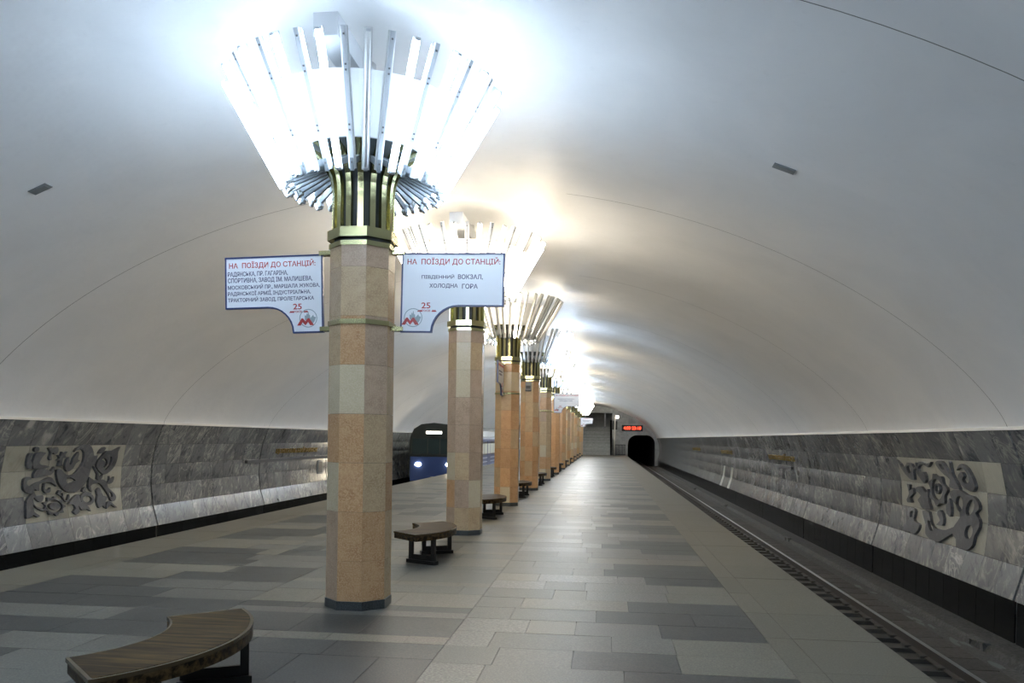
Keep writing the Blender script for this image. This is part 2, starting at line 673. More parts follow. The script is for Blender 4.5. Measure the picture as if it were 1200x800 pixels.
order = []
for q in slabs:
    q[2] = max(q[2], Y_BACK)
    q[3] = min(q[3], 91.2)
    if q[3] - q[2] < 0.02:
        continue
    cx_, cy_ = (q[0] + q[1]) / 2, (q[2] + q[3]) / 2
    d = math.hypot(cx_ - CX, cy_)
    vis = any(in_view(x, y) for x in (q[0], q[1]) for y in (q[2], q[3]))
    size = math.sqrt((q[1] - q[0]) * (q[3] - q[2]))
    order.append((0 if vis else 1, d * d / max(0.3, size), q))
order.sort(key=lambda t: t[:2])
unit = {}
for nm in (L_, M_, D_, R_, E_):
    unit[nm] = MB().box(0, 1, 0, 1, 0, 1, 0, False).mesh('slab_' + nm, nm)
rest = MB()
names_ = [L_, M_, D_, R_, E_]
G = 0.0022
for i, (vis, d, q) in enumerate(order):
    x0, x1, y0, y1, t = q
    lift = random.uniform(-0.0012, 0.0006)
    if i < 300:
        obj('granite_slab', unit[t], floor, (x0 + G, y0 + G, -FLOOR_H), None, (x1 - x0 - 2 * G, y1 - y0 - 2 * G, FLOOR_H + lift))
    else:
        rest.box(x0 + G, x1 - G, y0 + G, y1 - G, -FLOOR_H, lift, names_.index(t), False)
o = obj('granite_slab_field', rest.mesh('granite_slab_field', names_), floor)
tag(o, kind='stuff')

# ------------------------------------------------------------------ ceiling vault
NV = 72
ts = [(-PI / 2) + PI * i / NV for i in range(NV + 1)]


def vault_strip(y0, y1, ny, off=0.0):
    m = MB()
    v, f = [], []
    for j in range(ny + 1):
        y = y0 + (y1 - y0) * j / ny
        for t in ts:
            x = WT_X * math.sin(t)
            v.append((x * (1 + off / 10), y, vault_z(x) + off))
    n = NV + 1
    for j in range(ny):
        for i in range(NV):
            f.append((j * n + i, j * n + i + 1, (j + 1) * n + i + 1, (j + 1) * n + i))
    return m.add(v, f)


ceiling = tag(obj('ceiling', vault_strip(Y_BACK, Y_END, 2, 0.035).mesh('ceiling', 'ceiling_backing', True)), kind='structure')
ring_me = vault_strip(0.006, SP - 0.006, 6).mesh('vault_ring', 'ceiling_plaster', True)
y = Y_BACK
while y < Y_END - 0.1:
    ln = min(1.0, (Y_END - y) / SP)
    obj('vault_ring', ring_me, ceiling, (0, y, 0), None, (1, ln, 1))
    y += SP
NCOL = 13
def boss_drop(r):
    t = min(1.0, max(0.0, (2.6 - r) / 1.15))
    d = 0.05 * t * t * (3 - 2 * t)
    t = min(1.0, max(0.0, (1.45 - r) / 0.35))
    return d - 0.045 * t * t * (3 - 2 * t)


rv, rf, NA = [], [], 64
rads = [0.02, 0.3, 0.6, 0.8, 0.9, 1.0, 1.1, 1.2, 1.3, 1.4, 1.5, 1.6, 1.8, 2.0, 2.2, 2.4, 2.58, 2.66]
for r in rads:
    for i in range(NA):
        a = 2 * PI * i / NA
        x, yv = r * math.cos(a), r * math.sin(a)
        rv.append((x, yv, vault_z(x) - boss_drop(r) - (0.005 if r < 2.45 else 0.002 if r < 2.6 else 0.0005)))
for j in range(len(rads) - 1):
    for i in range(NA):
        k2 = (i + 1) % NA
        rf.append((j * NA + i, (j + 1) * NA + i, (j + 1) * NA + k2, j * NA + k2))
ros_me = MB().add(rv, rf).mesh('rosette', 'ceiling_plaster', True)
for k in range(-2, NCOL):
    obj('rosette', ros_me, ceiling, (0, Y1 + SP * k, 0))
# small access plates let into the vault
def on_vault(px, py):
    d = pix_ray(px, py)
    lo, hi = 0.5, 60.0
    for _ in range(60):
        t = (lo + hi) / 2
        x, z = CX + d[0] * t, CH + d[2] * t
        if abs(x) > WT_X or z > vault_z(x):
            hi = t
        else:
            lo = t
    return Vector((CX + d[0] * lo, d[1] * lo, CH + d[2] * lo))


for px, py in ((47, 221), (919, 197)):
    p = on_vault(px, py)
    sl = math.atan2(vault_z(p.x + 0.05) - vault_z(p.x - 0.05), 0.1)
    m = MB().box(-0.13, 0.13, -0.07, 0.07, -0.012, 0.02)
    m.box(-0.10, 0.10, -0.05, 0.05, -0.018, -0.01)
    obj('access_plate', m.mesh('access_plate', 'device_grey'), ceiling, p, (0, -sl, 0))

# ------------------------------------------------------------------ track walls with marble panels
PW = SP / 10.0
SG = 0.03                          # open joint beside each bay seam
cream_px = {-1: {1: (4, 154), 2: (11, 143), 3: (22, 137)}, 1: {1: (1049, 1166), 2: (1058, 1160), 3: (1063, 1148)}}


def cream_range(s, row):
    z = (PROF[row][1] + PROF[row + 1][1]) / 2
    X = s * (PROF[row][0] + PROF[row + 1][0]) / 2
    a, b = cream_px[s][row]
    ya, yb_ = at(a, 545, 0, X)[1], at(b, 545, 0, X)[1]
    return min(ya, yb_), max(ya, yb_)


def wall(s, name):
    bk = MB()
    pts = [(p[0] + 0.03, p[1]) for p in PROF] + [(BLACK[0][0] + 0.03, -0.57), (BLACK[1][0] + 0.03, -1.62), (9.35, -1.62), (9.35, 2.1), (8.56, 2.1)]
    v = [(s * x, Y_BACK, z) for x, z in pts] + [(s * x, Y_END, z) for x, z in pts]
    n = len(pts)
    for i in range(n):
        bk.add([v[i], v[(i + 1) % n], v[n + (i + 1) % n], v[n + i]], [(0, 1, 2, 3)], 1 if i == len(PROF) else 0)
    w = tag(obj(name, bk.mesh(name, ['seam_dark', 'joint_lime'])), kind='structure')
    rows = [(PROF[i], PROF[i + 1]) for i in range(5)] + [(BLACK[0], BLACK[1])]

    def panel(m, row, y0, wd, mi=0):
        (xa, za), (xb, zb) = rows[row]
        g = 0.003 if row < 5 else 0.006
        d = Vector((xb - xa, 0, zb - za)).normalized() * g
        xa, za, xb, zb = xa + d.x, za + d.z, xb - d.x, zb - d.z
        th = 0.028
        v = []
        for yy in (y0 + g, y0 + wd - g):
            v += [(s * xa, yy, za), (s * xb, yy, zb), (s * (xb + th), yy, zb), (s * (xa + th), yy, za)]
        m.add(v, [(0, 4, 5, 1), (0, 1, 2, 3), (4, 7, 6, 5), (0, 3, 7, 4), (1, 5, 6, 2)], mi)

    meshes = {}
    for row in range(6):
        for mt in (['grey_marble', 'cream_marble'] if row < 5 else ['black_marble']):
            for e in (0, 1, 2):       # plain, seam before, seam after
                m = MB()
                panel(m, row, SG if e == 1 else 0.0, PW - (SG if e else 0))
                meshes[(row, mt, e)] = m.mesh('panel', mt)
    y_first = SEAM0 - PW
    stuff = MB()
    nb = int(round((Y_END - Y_BACK) / PW)) + 1
    for c in range(nb):
        y0 = Y_BACK + c * PW
        if y0 > Y_END - 0.2:
            break
        for row in range(6):
            mt = 'grey_marble' if row < 5 else 'black_marble'
            if row in (1, 2, 3):
                a, b = cream_range(s, row)
                if a < y0 + PW / 2 < b:
                    mt = 'cream_marble'
            if s > 0 and row in (3, 4) and (abs(y0 + PW / 2 - 40.9) < 0.33 or abs(y0 + PW / 2 - 43.1) < 0.33):
                mt = 'cream_marble'
            e = 1 if c % 10 == 0 else (2 if c % 10 == 9 else 0)
            if y_first - 0.01 <= y0 < y_first + 50 * PW - 0.01:
                obj('marble_panel', meshes[(row, mt, e)], w, (0, y0, 0))
            else:
                panel(stuff, row, y0 + (SG if e == 1 else 0), PW - (SG if e else 0), {'grey_marble': 0, 'cream_marble': 1, 'black_marble': 2}[mt])
    tag(obj('marble_panel_field', stuff.mesh('marble_panel_field', ['grey_marble', 'cream_marble', 'black_marble']), w), kind='stuff')
    return w


wall_left = wall(-1, 'wall_left')
wall_right = wall(1, 'wall_right')
for s, nm in ((-1, 'trim_1'), (1, 'trim_2')):
    t = MB()
    for i in range(10):
        a = Y_BACK + (Y_END - Y_BACK) * i / 10
        b = Y_BACK + (Y_END - Y_BACK) * (i + 1) / 10 - 0.012
        x0, x1 = sorted((s * (WT_X - 0.035), s * (WT_X + 0.05)))
        t.box(x0, x1, a, b, WT_Z - 0.004, WT_Z + 0.045)
    tag(obj(nm, t.mesh(nm, 'trim_paint')), kind='structure')

# carved wall reliefs -------------------------------------------------------
LEFT_SHAPES = [
    ([(188 + 26 * math.cos(a), 118 + 26 * math.sin(a)) for a in [i * PI / 6 for i in range(12)]], [], 1),
    ([(130, 150), (165, 150), (152, 200), (178, 250), (160, 288), (125, 260), (118, 200)], [], 3),
    ([(185, 150), (230, 135), (275, 148), (255, 180), (235, 225), (250, 245), (300, 252), (328, 270), (260, 290), (190, 285), (170, 240), (175, 190)], [], 3),
    ([(285, 105), (310, 95), (330, 110), (360, 95), (378, 115), (375, 150), (350, 165), (335, 150), (325, 165), (335, 205), (320, 215), (305, 190), (310, 150), (295, 125)], [], 3),
    ([(378, 165), (400, 178), (408, 135), (425, 152), (458, 132), (445, 165), (458, 190), (430, 195), (432, 240), (440, 264), (393, 264), (400, 215), (374, 212), (395, 192)], [], 1),
    ([(210, 292), (290, 282), (340, 300), (362, 262), (377, 290), (345, 340), (270, 350), (192, 367)], [], 2),
    ([(108, 385), (130, 355), (170, 350), (180, 375), (150, 385), (145, 415), (170, 430), (210, 405), (270, 380), (330, 350), (365, 370), (397, 435), (350, 405), (300, 400), (252, 415), (252, 470), (225, 475), (212, 460), (190, 500), (150, 495), (112, 460)], [], 3),
    ([(285, 410), (305, 405), (300, 450), (325, 460), (345, 440), (348, 480), (315, 495), (283, 470)], [], 3),
    ([(388, 292), (430, 285), (460, 320), (500, 335), (540, 325), (575, 285), (605, 230), (600, 150), (570, 120), (535, 132), (513, 142), (530, 105), (575, 80), (620, 74), (660, 95), (685, 140), (695, 170), (727, 168), (715, 250), (690, 270), (680, 320), (650, 400), (600, 460), (545, 492), (480, 482), (430, 440), (400, 380)],
     [[(480, 368), (520, 362), (556, 384), (520, 400), (496, 412), (482, 395)]], 2),
    ([(515, 190), (550, 135), (565, 165), (560, 200), (582, 215), (550, 240), (535, 280), (515, 300), (490, 312), (470, 300), (453, 260), (460, 205), (480, 180), (490, 215), (500, 250), (510, 230)], [], 2),
    ([(724, 152), (740, 115), (770, 93), (787, 110), (770, 140), (752, 158)], [], 2),
    ([(792, 128), (850, 125), (907, 93), (897, 140), (902, 190), (890, 260), (850, 310), (800, 337), (760, 310), (728, 270), (730, 220), (760, 170)],
     [[(765, 205), (790, 195), (815, 220), (812, 255), (790, 275), (800, 240), (790, 215)], [(835, 175), (850, 200), (845, 250), (815, 290), (800, 290), (828, 250), (838, 215)]], 2),
    ([(700, 262), (722, 270), (752, 312), (762, 350), (795, 325), (775, 380), (735, 372), (738, 330)], [], 2),
    ([(672, 350), (720, 380), (790, 370), (830, 400), (840, 440), (890, 490), (903, 530), (880, 562), (850, 555), (835, 510), (800, 450), (760, 410), (720, 415), (692, 432), (703, 485), (668, 450), (665, 400)], [[(845, 480), (866, 490), (868, 520), (850, 520)]], 2),
    ([(845, 342), (857, 370), (888, 348), (882, 395), (850, 417), (822, 412), (840, 380)], [], 2),
    ([(735, 470), (760, 440), (780, 470), (795, 510), (832, 520), (810, 560), (800, 622), (780, 600), (745, 622), (728, 560), (740, 510)], [], 2),
    ([(818, 570), (840, 556), (870, 580), (903, 612), (880, 617), (850, 592), (812, 628), (804, 600)], [], 2),
    ([(370 + (88 + 12 * math.cos(9 * a)) * math.cos(a), 602 + (78 + 11 * math.cos(9 * a)) * math.sin(a)) for a in [i * PI / 27 for i in range(54)]],
     [[(370 + 66 * math.cos(a), 602 + 52 * math.sin(a)) for a in [i * PI / 10 for i in range(20)]]], 1),
    ([(372 + 48 * math.cos(a), 602 + 34 * math.sin(a)) for a in [i * PI / 10 for i in range(20)]], [], 1),
    ([(180, 500), (210, 478), (225, 510), (280, 505), (287, 540), (260, 572), (230, 560), (205, 530), (200, 560), (215, 600), (282, 622), (275, 650), (215, 620), (195, 590), (200, 650), (243, 680), (220, 702), (185, 680), (170, 700), (122, 712), (125, 650), (135, 560)], [], 2),
    ([(402, 500), (420, 462), (447, 475), (430, 500), (448, 515), (455, 488), (462, 540), (480, 550), (500, 500), (513, 520), (490, 572), (455, 557), (438, 520)], [], 2),
    ([(655 + 62 * math.cos(a), 540 + 58 * math.sin(a)) for a in [i * PI / 10 for i in range(20)]],
     [[(655 + 36 * math.cos(a), 542 + 26 * math.sin(a)) for a in [i * PI / 8 for i in range(16)]]], 1),
    ([(618, 482), (622, 448), (640, 435), (655, 446), (648, 470), (668, 478), (700, 486), (690, 500)], [], 2),
    ([(490, 583), (540, 520), (590, 498), (602, 560), (660, 600), (678, 648), (640, 630), (600, 642), (575, 600), (582, 650), (550, 677), (522, 650), (545, 620), (530, 590)], [], 2),
]
RIGHT_SHAPES = [
    ([(160, 100), (190, 130), (200, 160), (230, 120), (265, 130), (270, 160), (290, 118), (300, 160), (270, 180), (265, 240), (240, 247), (215, 225), (192, 190), (170, 140)], [[(225, 155), (245, 150), (248, 180), (232, 195)]], 2),
    ([(300, 132), (320, 112), (360, 128), (405, 118), (372, 162), (340, 142), (312, 152), (305, 180), (340, 183), (347, 240), (320, 268), (295, 230), (282, 190)], [], 2),
    ([(412 + (62 + 8 * math.cos(7 * a)) * math.cos(a), 308 + (108 + 10 * math.cos(7 * a)) * math.sin(a)) for a in [i * PI / 21 for i in range(42)]],
     [[(408 + 36 * math.cos(a), 305 + 68 * math.sin(a)) for a in [i * PI / 10 for i in range(20)]]], 1),
    ([(408 + 24 * math.cos(a), 300 + 42 * math.sin(a)) for a in [i * PI / 10 for i in range(20)]], [[(408 + 11 * math.cos(a), 300 + 22 * math.sin(a)) for a in [i * PI / 6 for i in range(12)]]], 1),
    ([(422, 128), (445, 108), (478, 112), (500, 150), (510, 195), (520, 118), (536, 125), (536, 200), (556, 260), (562, 312), (488, 292), (502, 240), (470, 210), (440, 172)], [[(452, 135), (470, 140), (482, 172), (468, 168)]], 2),
    ([(562, 182), (580, 145), (612, 128), (648, 160), (672, 230), (677, 290), (650, 327), (610, 312), (575, 280), (558, 230), (575, 195), (602, 182), (614, 215), (598, 240), (612, 262), (632, 250), (634, 215), (618, 178), (595, 165)], [], 2),
    ([(488, 312), (560, 302), (610, 335), (650, 345), (687, 390), (692, 440), (667, 465), (687, 500), (692, 560), (667, 620), (662, 680), (625, 717), (575, 702), (545, 692), (538, 640), (508, 600), (520, 540), (550, 490), (538, 430), (498, 370)],
     [[(555 + 22 * math.cos(a), 400 + 50 * math.sin(a)) for a in [i * PI / 8 for i in range(16)]],
      [(622 + 24 * math.cos(a), 590 + 46 * math.sin(a)) for a in [i * PI / 8 for i in range(16)]],
      [(612, 400), (640, 372), (655, 410), (640, 455), (610, 480), (598, 450)]], 2),
    ([(298, 440), (350, 450), (370, 520), (400, 560), (470, 570), (522, 550), (532, 590), (480, 630), (430, 662), (370, 642), (333, 600), (328, 540), (308, 490)], [[(345, 520), (358, 518), (385, 575), (370, 580)]], 2),
    ([(198, 265), (227, 270), (222, 310), (242, 288), (253, 330), (225, 360), (237, 390), (203, 397), (192, 370), (210, 330)], [], 2),
    ([(258, 290), (300, 278), (330, 320), (347, 300), (352, 390), (362, 440), (300, 437), (280, 400), (268, 370), (290, 345), (263, 320)], [], 2),
    ([(203, 430), (240, 423), (262, 450), (256, 500), (272, 520), (297, 540), (292, 580), (265, 612), (235, 592), (186, 582), (188, 540), (215, 500), (203, 480)], [[(225, 455), (240, 450), (242, 485), (228, 490)]], 2),
    ([(398, 452), (425, 438), (452, 500), (446, 552), (398, 542), (420, 512), (400, 480)], [], 2),
    ([(458, 412), (490, 358), (502, 430), (492, 492), (463, 470)], [], 2),
]


def inset(pts, d):
    n = len(pts)
    area = sum(pts[i][0] * pts[(i + 1) % n][1] - pts[(i + 1) % n][0] * pts[i][1] for i in range(n))
    sg = 1 if area > 0 else -1
    out = []
    for i in range(n):
        a, b, c = pts[i - 1], pts[i], pts[(i + 1) % n]
        tx, ty = c[0] - a[0], c[1] - a[1]
        l_ = math.hypot(tx, ty) or 1
        out.append((b[0] - sg * ty / l_ * d, b[1] + sg * tx / l_ * d))
    return out


def relief(s, shapes, ox, oy, sc, label, name):
    mid_x = s * 8.85
    y_c = at(ox + 420 / sc, oy + 400 / sc, 0, mid_x)[1]
    root = thing(name, label, 'wall relief', (s * 8.85, y_c, 0.0))
    for outer, holes, sm in shapes:
        outer = inset(smooth_loop(outer, sm) if sm > 1 else outer, 4.0 if s < 0 else 6.0)
        loops = [outer] + [inset(smooth_loop(h, 2), -2.5) for h in holes]

        def conv(p):
            q = at(ox + p[0] / sc, oy + p[1] / sc, 0, mid_x)
            return (q[1], q[2])
        loops = [[conv(p) for p in lp] for lp in loops]
        pts, tris, lid = fill_poly(loops[0], loops[1:])
        n = len(pts)
        v = []
        for dep in (0.055, -0.01):
            for (yy, zz) in pts:
                v.append((s * (wall_x(zz) - dep) - s * 8.85, yy - y_c, zz))
        f = []
        for t in tris:
            f.append(t)
            f.append(tuple(i + n for i in reversed(t)))
        for lp in lid:
            for i in range(len(lp)):
                a, b = lp[i], lp[(i + 1) % len(lp)]
                f.append((a, b, b + n, a + n))
        m = MB().add(v, f)
        me = m.mesh('carving', 'relief_marble')
        bm = bmesh.new()
        bm.from_mesh(me)
        bmesh.ops.recalc_face_normals(bm, faces=bm.faces)
        bm.to_mesh(me)
        bm.free()
        obj('carving', me, root)
    return root


relief(-1, LEFT_SHAPES, 10, 510, 7.27, 'carved grey marble relief of a bird among flowers on cream panels', 'bird_relief')
relief(1, RIGHT_SHAPES, 1030, 520, 5.713, 'carved grey marble relief of swirling flowers and scrolls on cream panels', 'flower_relief')

# ------------------------------------------------------------------ station name letters and ledges on the walls
NAME = text_mesh('ЦЕНТРАЛЬНИЙ РИНОК', 'gold_letter', 0.3, 0.02)
NAME = split_words(fit_text(NAME, 4.0, 0.24), 0.11)


def wall_letters(s, y0, y1, label):
    z0 = 1.10
    zm = z0 + 0.12
    x = wall_x(zm) - 0.015
    lean = math.atan2(wall_x(z0) - wall_x(z0 + 0.24), 0.24)
    o = obj('station_name', None)
    for w_ in NAME:
        obj('word', w_, o)
    sc = abs(y1 - y0) / 4.0
    if s < 0:
        R = Matrix.Rotation(PI / 2, 4, 'Z') @ Matrix.Rotation(PI / 2 + lean, 4, 'X')
        o.matrix_world = Matrix.Translation((-x - 0.01, y0, z0)) @ R @ Matrix.Diagonal((sc, 1, 1, 1))
    else:
        R = Matrix.Rotation(-PI / 2, 4, 'Z') @ Matrix.Rotation(PI / 2 + lean, 4, 'X')
        o.matrix_world = Matrix.Translation((x + 0.01, y1, z0)) @ R @ Matrix.Diagonal((sc, 1, 1, 1))
    tag(o, label, 'sign', 'gold station name lettering')
    return o


wall_letters(-1, 26.8, 30.8, 'gold letters spelling the station name above the long dark ledge')
wall_letters(1, 27.3, 31.4, 'gold letters spelling the station name, larger set above a short dark ledge')
wall_letters(1, 40.4, 43.9, 'gold letters spelling the station name, above two cream panels on the marble wall')
wall_letters(1, 53.7, 57.7, 'small gold station name letters deepest along the marble track wall towards the tunnel')
for s, a, b, lab in ((-1, 24.5, 33.4, 'long dark metal ledge on the marble wall under gold lettering'), (1, 27.7, 30.2, 'short dark metal ledge on the marble wall under gold lettering')):
    z = 0.90
    x = wall_x(z)
    m = MB()
    x0, x1 = sorted((s * (x + 0.0), s * (x - 0.09)))
    m.box(x0, x1, a, b, z - 0.05, z + 0.03)
    x0, x1 = sorted((s * (x + 0.0), s * (x - 0.10)))
    m.box(x0, x1, a, b, z + 0.03, z + 0.045)
    tag(obj('wall_ledge', m.mesh('wall_ledge', 'ledge_dark')), lab, 'ledge')
p = at(374.5, 547, 0, -8.86)
root = thing('wall_plaque', 'small dark square plaque below the long ledge on the marble wall', 'plaque', (-8.86, p[1], p[2]))
obj('plate', MB().box(-0.01, 0.035, -0.26, 0.26, -0.27, 0.27).mesh('plate', 'device_grey'), root)
obj('face', MB().box(0.035, 0.042, -0.21, 0.21, -0.22, 0.22).mesh('face', 'device_black'), root)

# ------------------------------------------------------------------ tracks
def track(s, name, label):
    root = thing(name, label, 'track', (s * 6.43, 0, -1.42))
    y0, y1 = Y_BACK, Y_END + 20
    # bed
    x0, x1 = sorted((s * 4.85 - s * 6.43, s * 9.3 - s * 6.43))
    obj('track_bed', MB().box(x0, x1, y0, Y_END, -0.20, 0.10).mesh('track_bed', 'ballast_dark'), root)
    # concrete shoulder between sleepers and the wall kerb
    x0, x1 = sorted((s * 1.42, s * 1.75))
    obj('drain_kerb', MB().box(x0, x1, y0, Y_END, 0.05, 0.125).mesh('drain_kerb', 'track_concrete'), root)
    kb = MB()
    xa, xb = s * 1.78, s * 2.28
    v = []
    for yy in (y0, Y_END):
        v += [(s * 1.74, yy, 0.0), (s * 1.86, yy, 0.20), (s * 1.98, yy, 0.215), (s * 2.30, yy, 0.225), (s * 2.30, yy, 0.0)]
    kb.add(v, [(0, 1, 6, 5), (1, 2, 7, 6), (2, 3, 8, 7), (3, 4, 9, 8)])
    obj('cable_kerb', kb.mesh('cable_kerb', 'track_concrete'), root)
    for yy in (13.0, 25.8, 38.6, 51.4):
        b_ = MB().box(-0.05, 0.05, -0.28, -0.18, 0, 0.24).box(-0.05, 0.05, 0.18, 0.28, 0, 0.24).box(-0.07, 0.05, -0.3, 0.3, 0.2, 0.235)
        obj('kerb_bracket', b_.mesh('kerb_bracket', 'track_concrete'), root, (s * 1.84, yy, 0.0))
    rl = MB()
    L = y1 - y0
    prof = [(-0.066, 0), (0.066, 0), (0.066, 0.012), (0.012, 0.032), (0.012, 0.11), (0.036, 0.125), (0.036, 0.155), (-0.036, 0.155), (-0.036, 0.125), (-0.012, 0.11), (-0.012, 0.032), (-0.066, 0.012)]
    n = len(prof)
    v = [(x, 0, z) for x, z in prof] + [(x, L, z) for x, z in prof]
    for i in range(n):
        j = (i + 1) % n
        rl.add([v[i], v[j], v[n + j], v[n + i]], [(0, 1, 2, 3)], 1 if i == 6 else 0)
    rme = rl.mesh('rail', ['rail_side', 'rail_top'])
    for xr in (-0.76, 0.72):
        obj('rail', rme, root, (xr, y0, 0.165))
    slm = MB().box(-1.4, 1.4, -0.135, 0.135, 0.0, 0.165, 0, False)
    slm.box(0.60, 0.85, -0.08, 0.08, 0.165, 0.20).box(-0.88, -0.64, -0.08, 0.08, 0.165, 0.20)
    sme = slm.mesh('sleeper', 'sleeper_wood')
    yy = 8.4 if s > 0 else 30.0
    while yy < Y_END:
        obj('sleeper', sme, root, (0, yy, 0))
        yy += 0.6
    if s > 0:
        inf = MB().box(0.80, 1.42, -0.285, 0.285, 0.05, 0.170, 0, False).mesh('infill_slab', 'track_slab')
        yy = 8.7
        while yy < Y_END:
            obj('infill_slab', inf, root, (0, yy, 0))
            yy += 0.6
        random.seed(11)
        for _ in range(16):
            yy = random.uniform(9, 18)
            pts = smooth_loop([(math.cos(i * PI / 4) * random.uniform(0.02, 0.07) , math.sin(i * PI / 4) * random.uniform(0.06, 0.3)) for i in range(8)], 2)
            ps, tr, _l = fill_poly(pts)
            obj('lime_patch', MB().add([(a, b, 0) for a, b in ps], tr).mesh('lime_patch', 'lime_stain'), root, (random.uniform(1.44, 1.70), yy, 0.128))
    # tunnel beyond the portal
    return root


track(1, 'railway_track', 'empty railway track between the platform edge and the carved flower wall')
track(-1, 'railway_track', 'railway track under the arriving train')

# ------------------------------------------------------------------ columns
AP = 0.3125
SD = AP * math.tan(PI / 8)


def octa(a, z0, z1, hole=None):
    m = MB()
    R = a / math.cos(PI / 8)
    ang = [PI / 8 + i * PI / 4 for i in range(8)]
    v = [(R * math.cos(t), R * math.sin(t), z) for z in (z0, z1) for t in ang]
    f = [(i, (i + 1) % 8, 8 + (i + 1) % 8, 8 + i) for i in range(8)]
    if hole is None:
        f += [tuple(range(7, -1, -1)), tuple(range(8, 16))]
    else:
        r2 = hole / math.cos(PI / 8)
        v += [(r2 * math.cos(t), r2 * math.sin(t), z) for z in (z0, z1) for t in ang]
        for i in range(8):
            j = (i + 1) % 8
            f += [(8 + i, 8 + j, 24 + j, 24 + i), (j, i, 16 + i, 16 + j), (16 + j, 16 + i, 24 + i, 24 + j)]
    return m.add(v, f)


def tile_verts(face, z0, z1):
    g = 0.0015
    th = 0.02
    o, i_ = SD - g * 0.4, SD - th * math.tan(PI / 8) - g * 0.4
    v = [(AP, -o, z0), (AP, o, z0), (AP, o, z1), (AP, -o, z1), (AP - th, -i_, z0), (AP - th, i_, z0), (AP - th, i_, z1), (AP - th, -i_, z1)]
    c, s = math.cos(face * PI / 4), math.sin(face * PI / 4)
    return [(x * c - y * s, x * s + y * c, z) for x, y, z in v]


TF = [(0, 1, 2, 3), (1, 5, 6, 2), (4, 0, 3, 7), (3, 2, 6, 7), (4, 5, 1, 0)]
STONES = ['column_peach', 'column_beige', 'column_pale', 'column_rose']
TROWS = [(0.09, 0.5)] + [(0.5 * i, 0.5 * i + 0.5) for i in range(1, 7)] + [(3.5, 3.76)]
tile_me = {}
for st in STONES:
    for fc in range(8):
        tile_me[(st, fc)] = MB().add(tile_verts(fc, 0, 1), TF).mesh('granite_tile', st)
core_me = octa(AP - 0.018, 0.0, 3.78).mesh('core', 'grout')
plinth_me = octa(AP + 0.008, 0.0, 0.092).mesh('plinth', 'plinth_granite')
band_me = octa(AP + 0.014, 3.715, 3.765, AP - 0.02).mesh('brass_band', 'brass')
band2_me = octa(AP + 0.014, 2.915, 2.965, AP - 0.02).mesh('brass_band', 'brass')

WEIGHTS = {0: (0.42, 0.33, 0.12, 0.13), 1: (0.05, 0.30, 0.10, 0.55), 2: (0.42, 0.42, 0.12, 0.04), 3: (0.6, 0.36, 0.0, 0.04), 4: (0.3, 0.55, 0.12, 0.03)}
ORD = ['first', 'second', 'third', 'fourth', 'fifth', 'sixth', 'seventh', 'eighth', 'ninth', 'tenth', 'eleventh', 'twelfth', 'thirteenth']
COL_LABEL = {
    -2: 'octagonal granite column behind the photographer, beyond the near curved bench',
    -1: 'octagonal granite column just short of the near curved bench',
    0: 'peach granite octagonal column holding the big station list sign, between two curved benches',
    1: 'greyish rose granite octagonal column directly behind the second curved bench',
    2: 'peach granite octagonal column with an edge-on sign, next after the rose column',
    3: 'peach granite octagonal column with a small grey box below its brass collar',
    4: 'beige granite octagonal column with station signs, next after the one with the grey box',
}
SIGN_COLS = (0, 4, 10)
random.seed(21)
columns = {}
for k in range(-2, NCOL):
    y = Y1 + SP * k
    lab = COL_LABEL.get(k)
    if k > 4:
        lab = 'slim peach granite octagonal column, ' + ORD[NCOL - 1 - k] + ' in the row counted from the stairs'
    c = thing('granite_column', lab, 'column', (0, y, 0), 0, 'octagonal columns along the platform')
    columns[k] = c
    obj('core', core_me, c)
    obj('plinth', plinth_me, c)
    obj('brass_band', band_me, c)
    if k in SIGN_COLS or k in (2,):
        obj('brass_band', band2_me, c)
    w = WEIGHTS.get(k, (0.75, 0.2, 0.02, 0.03) if k in (5, 6) else (0.3, 0.45, 0.1, 0.15))
    clad = MB()
    for r, (z0, z1) in enumerate(TROWS):
        for fc in range(8):
            st = random.choices(STONES, w)[0]
            if k == 0 and fc == 6:
                st = {7: 'column_rose', 6: 'column_beige', 5: 'column_peach', 4: 'column_pale', 3: 'column_peach', 2: 'column_peach', 1: 'column_peach', 0: 'column_peach'}[r]
            if k == 0 and fc == 7:
                st = {7: 'column_rose', 6: 'column_beige', 5: 'column_rose', 4: 'column_rose', 3: 'column_beige', 2: 'column_beige', 1: 'column_peach', 0: 'column_peach'}[r]
            if 0 <= k <= 3:
                obj('granite_tile', tile_me[(st, fc)], c, (0, 0, z0 + 0.0015), None, (1, 1, z1 - z0 - 0.003))
            else:
                clad.add(tile_verts(fc, z0 + 0.0015, z1 - 0.0015), TF, STONES.index(st))
    if clad.v:
        tag(obj('granite_tile_cladding', clad.mesh('cladding', STONES), c), kind='stuff')

# ------------------------------------------------------------------ chandeliers
P0, P1 = Vector((0.79, 0, 4.36)), Vector((1.37, 0, 5.37))
AX = (P1 - P0).normalized()
OUT = Vector((AX.z, 0, -AX.x))                    # outward normal of the tube cone
HZ = 3.76                                          # lamp origin height


def L3(p):
    return (p[0], p[1], p[2] - HZ)


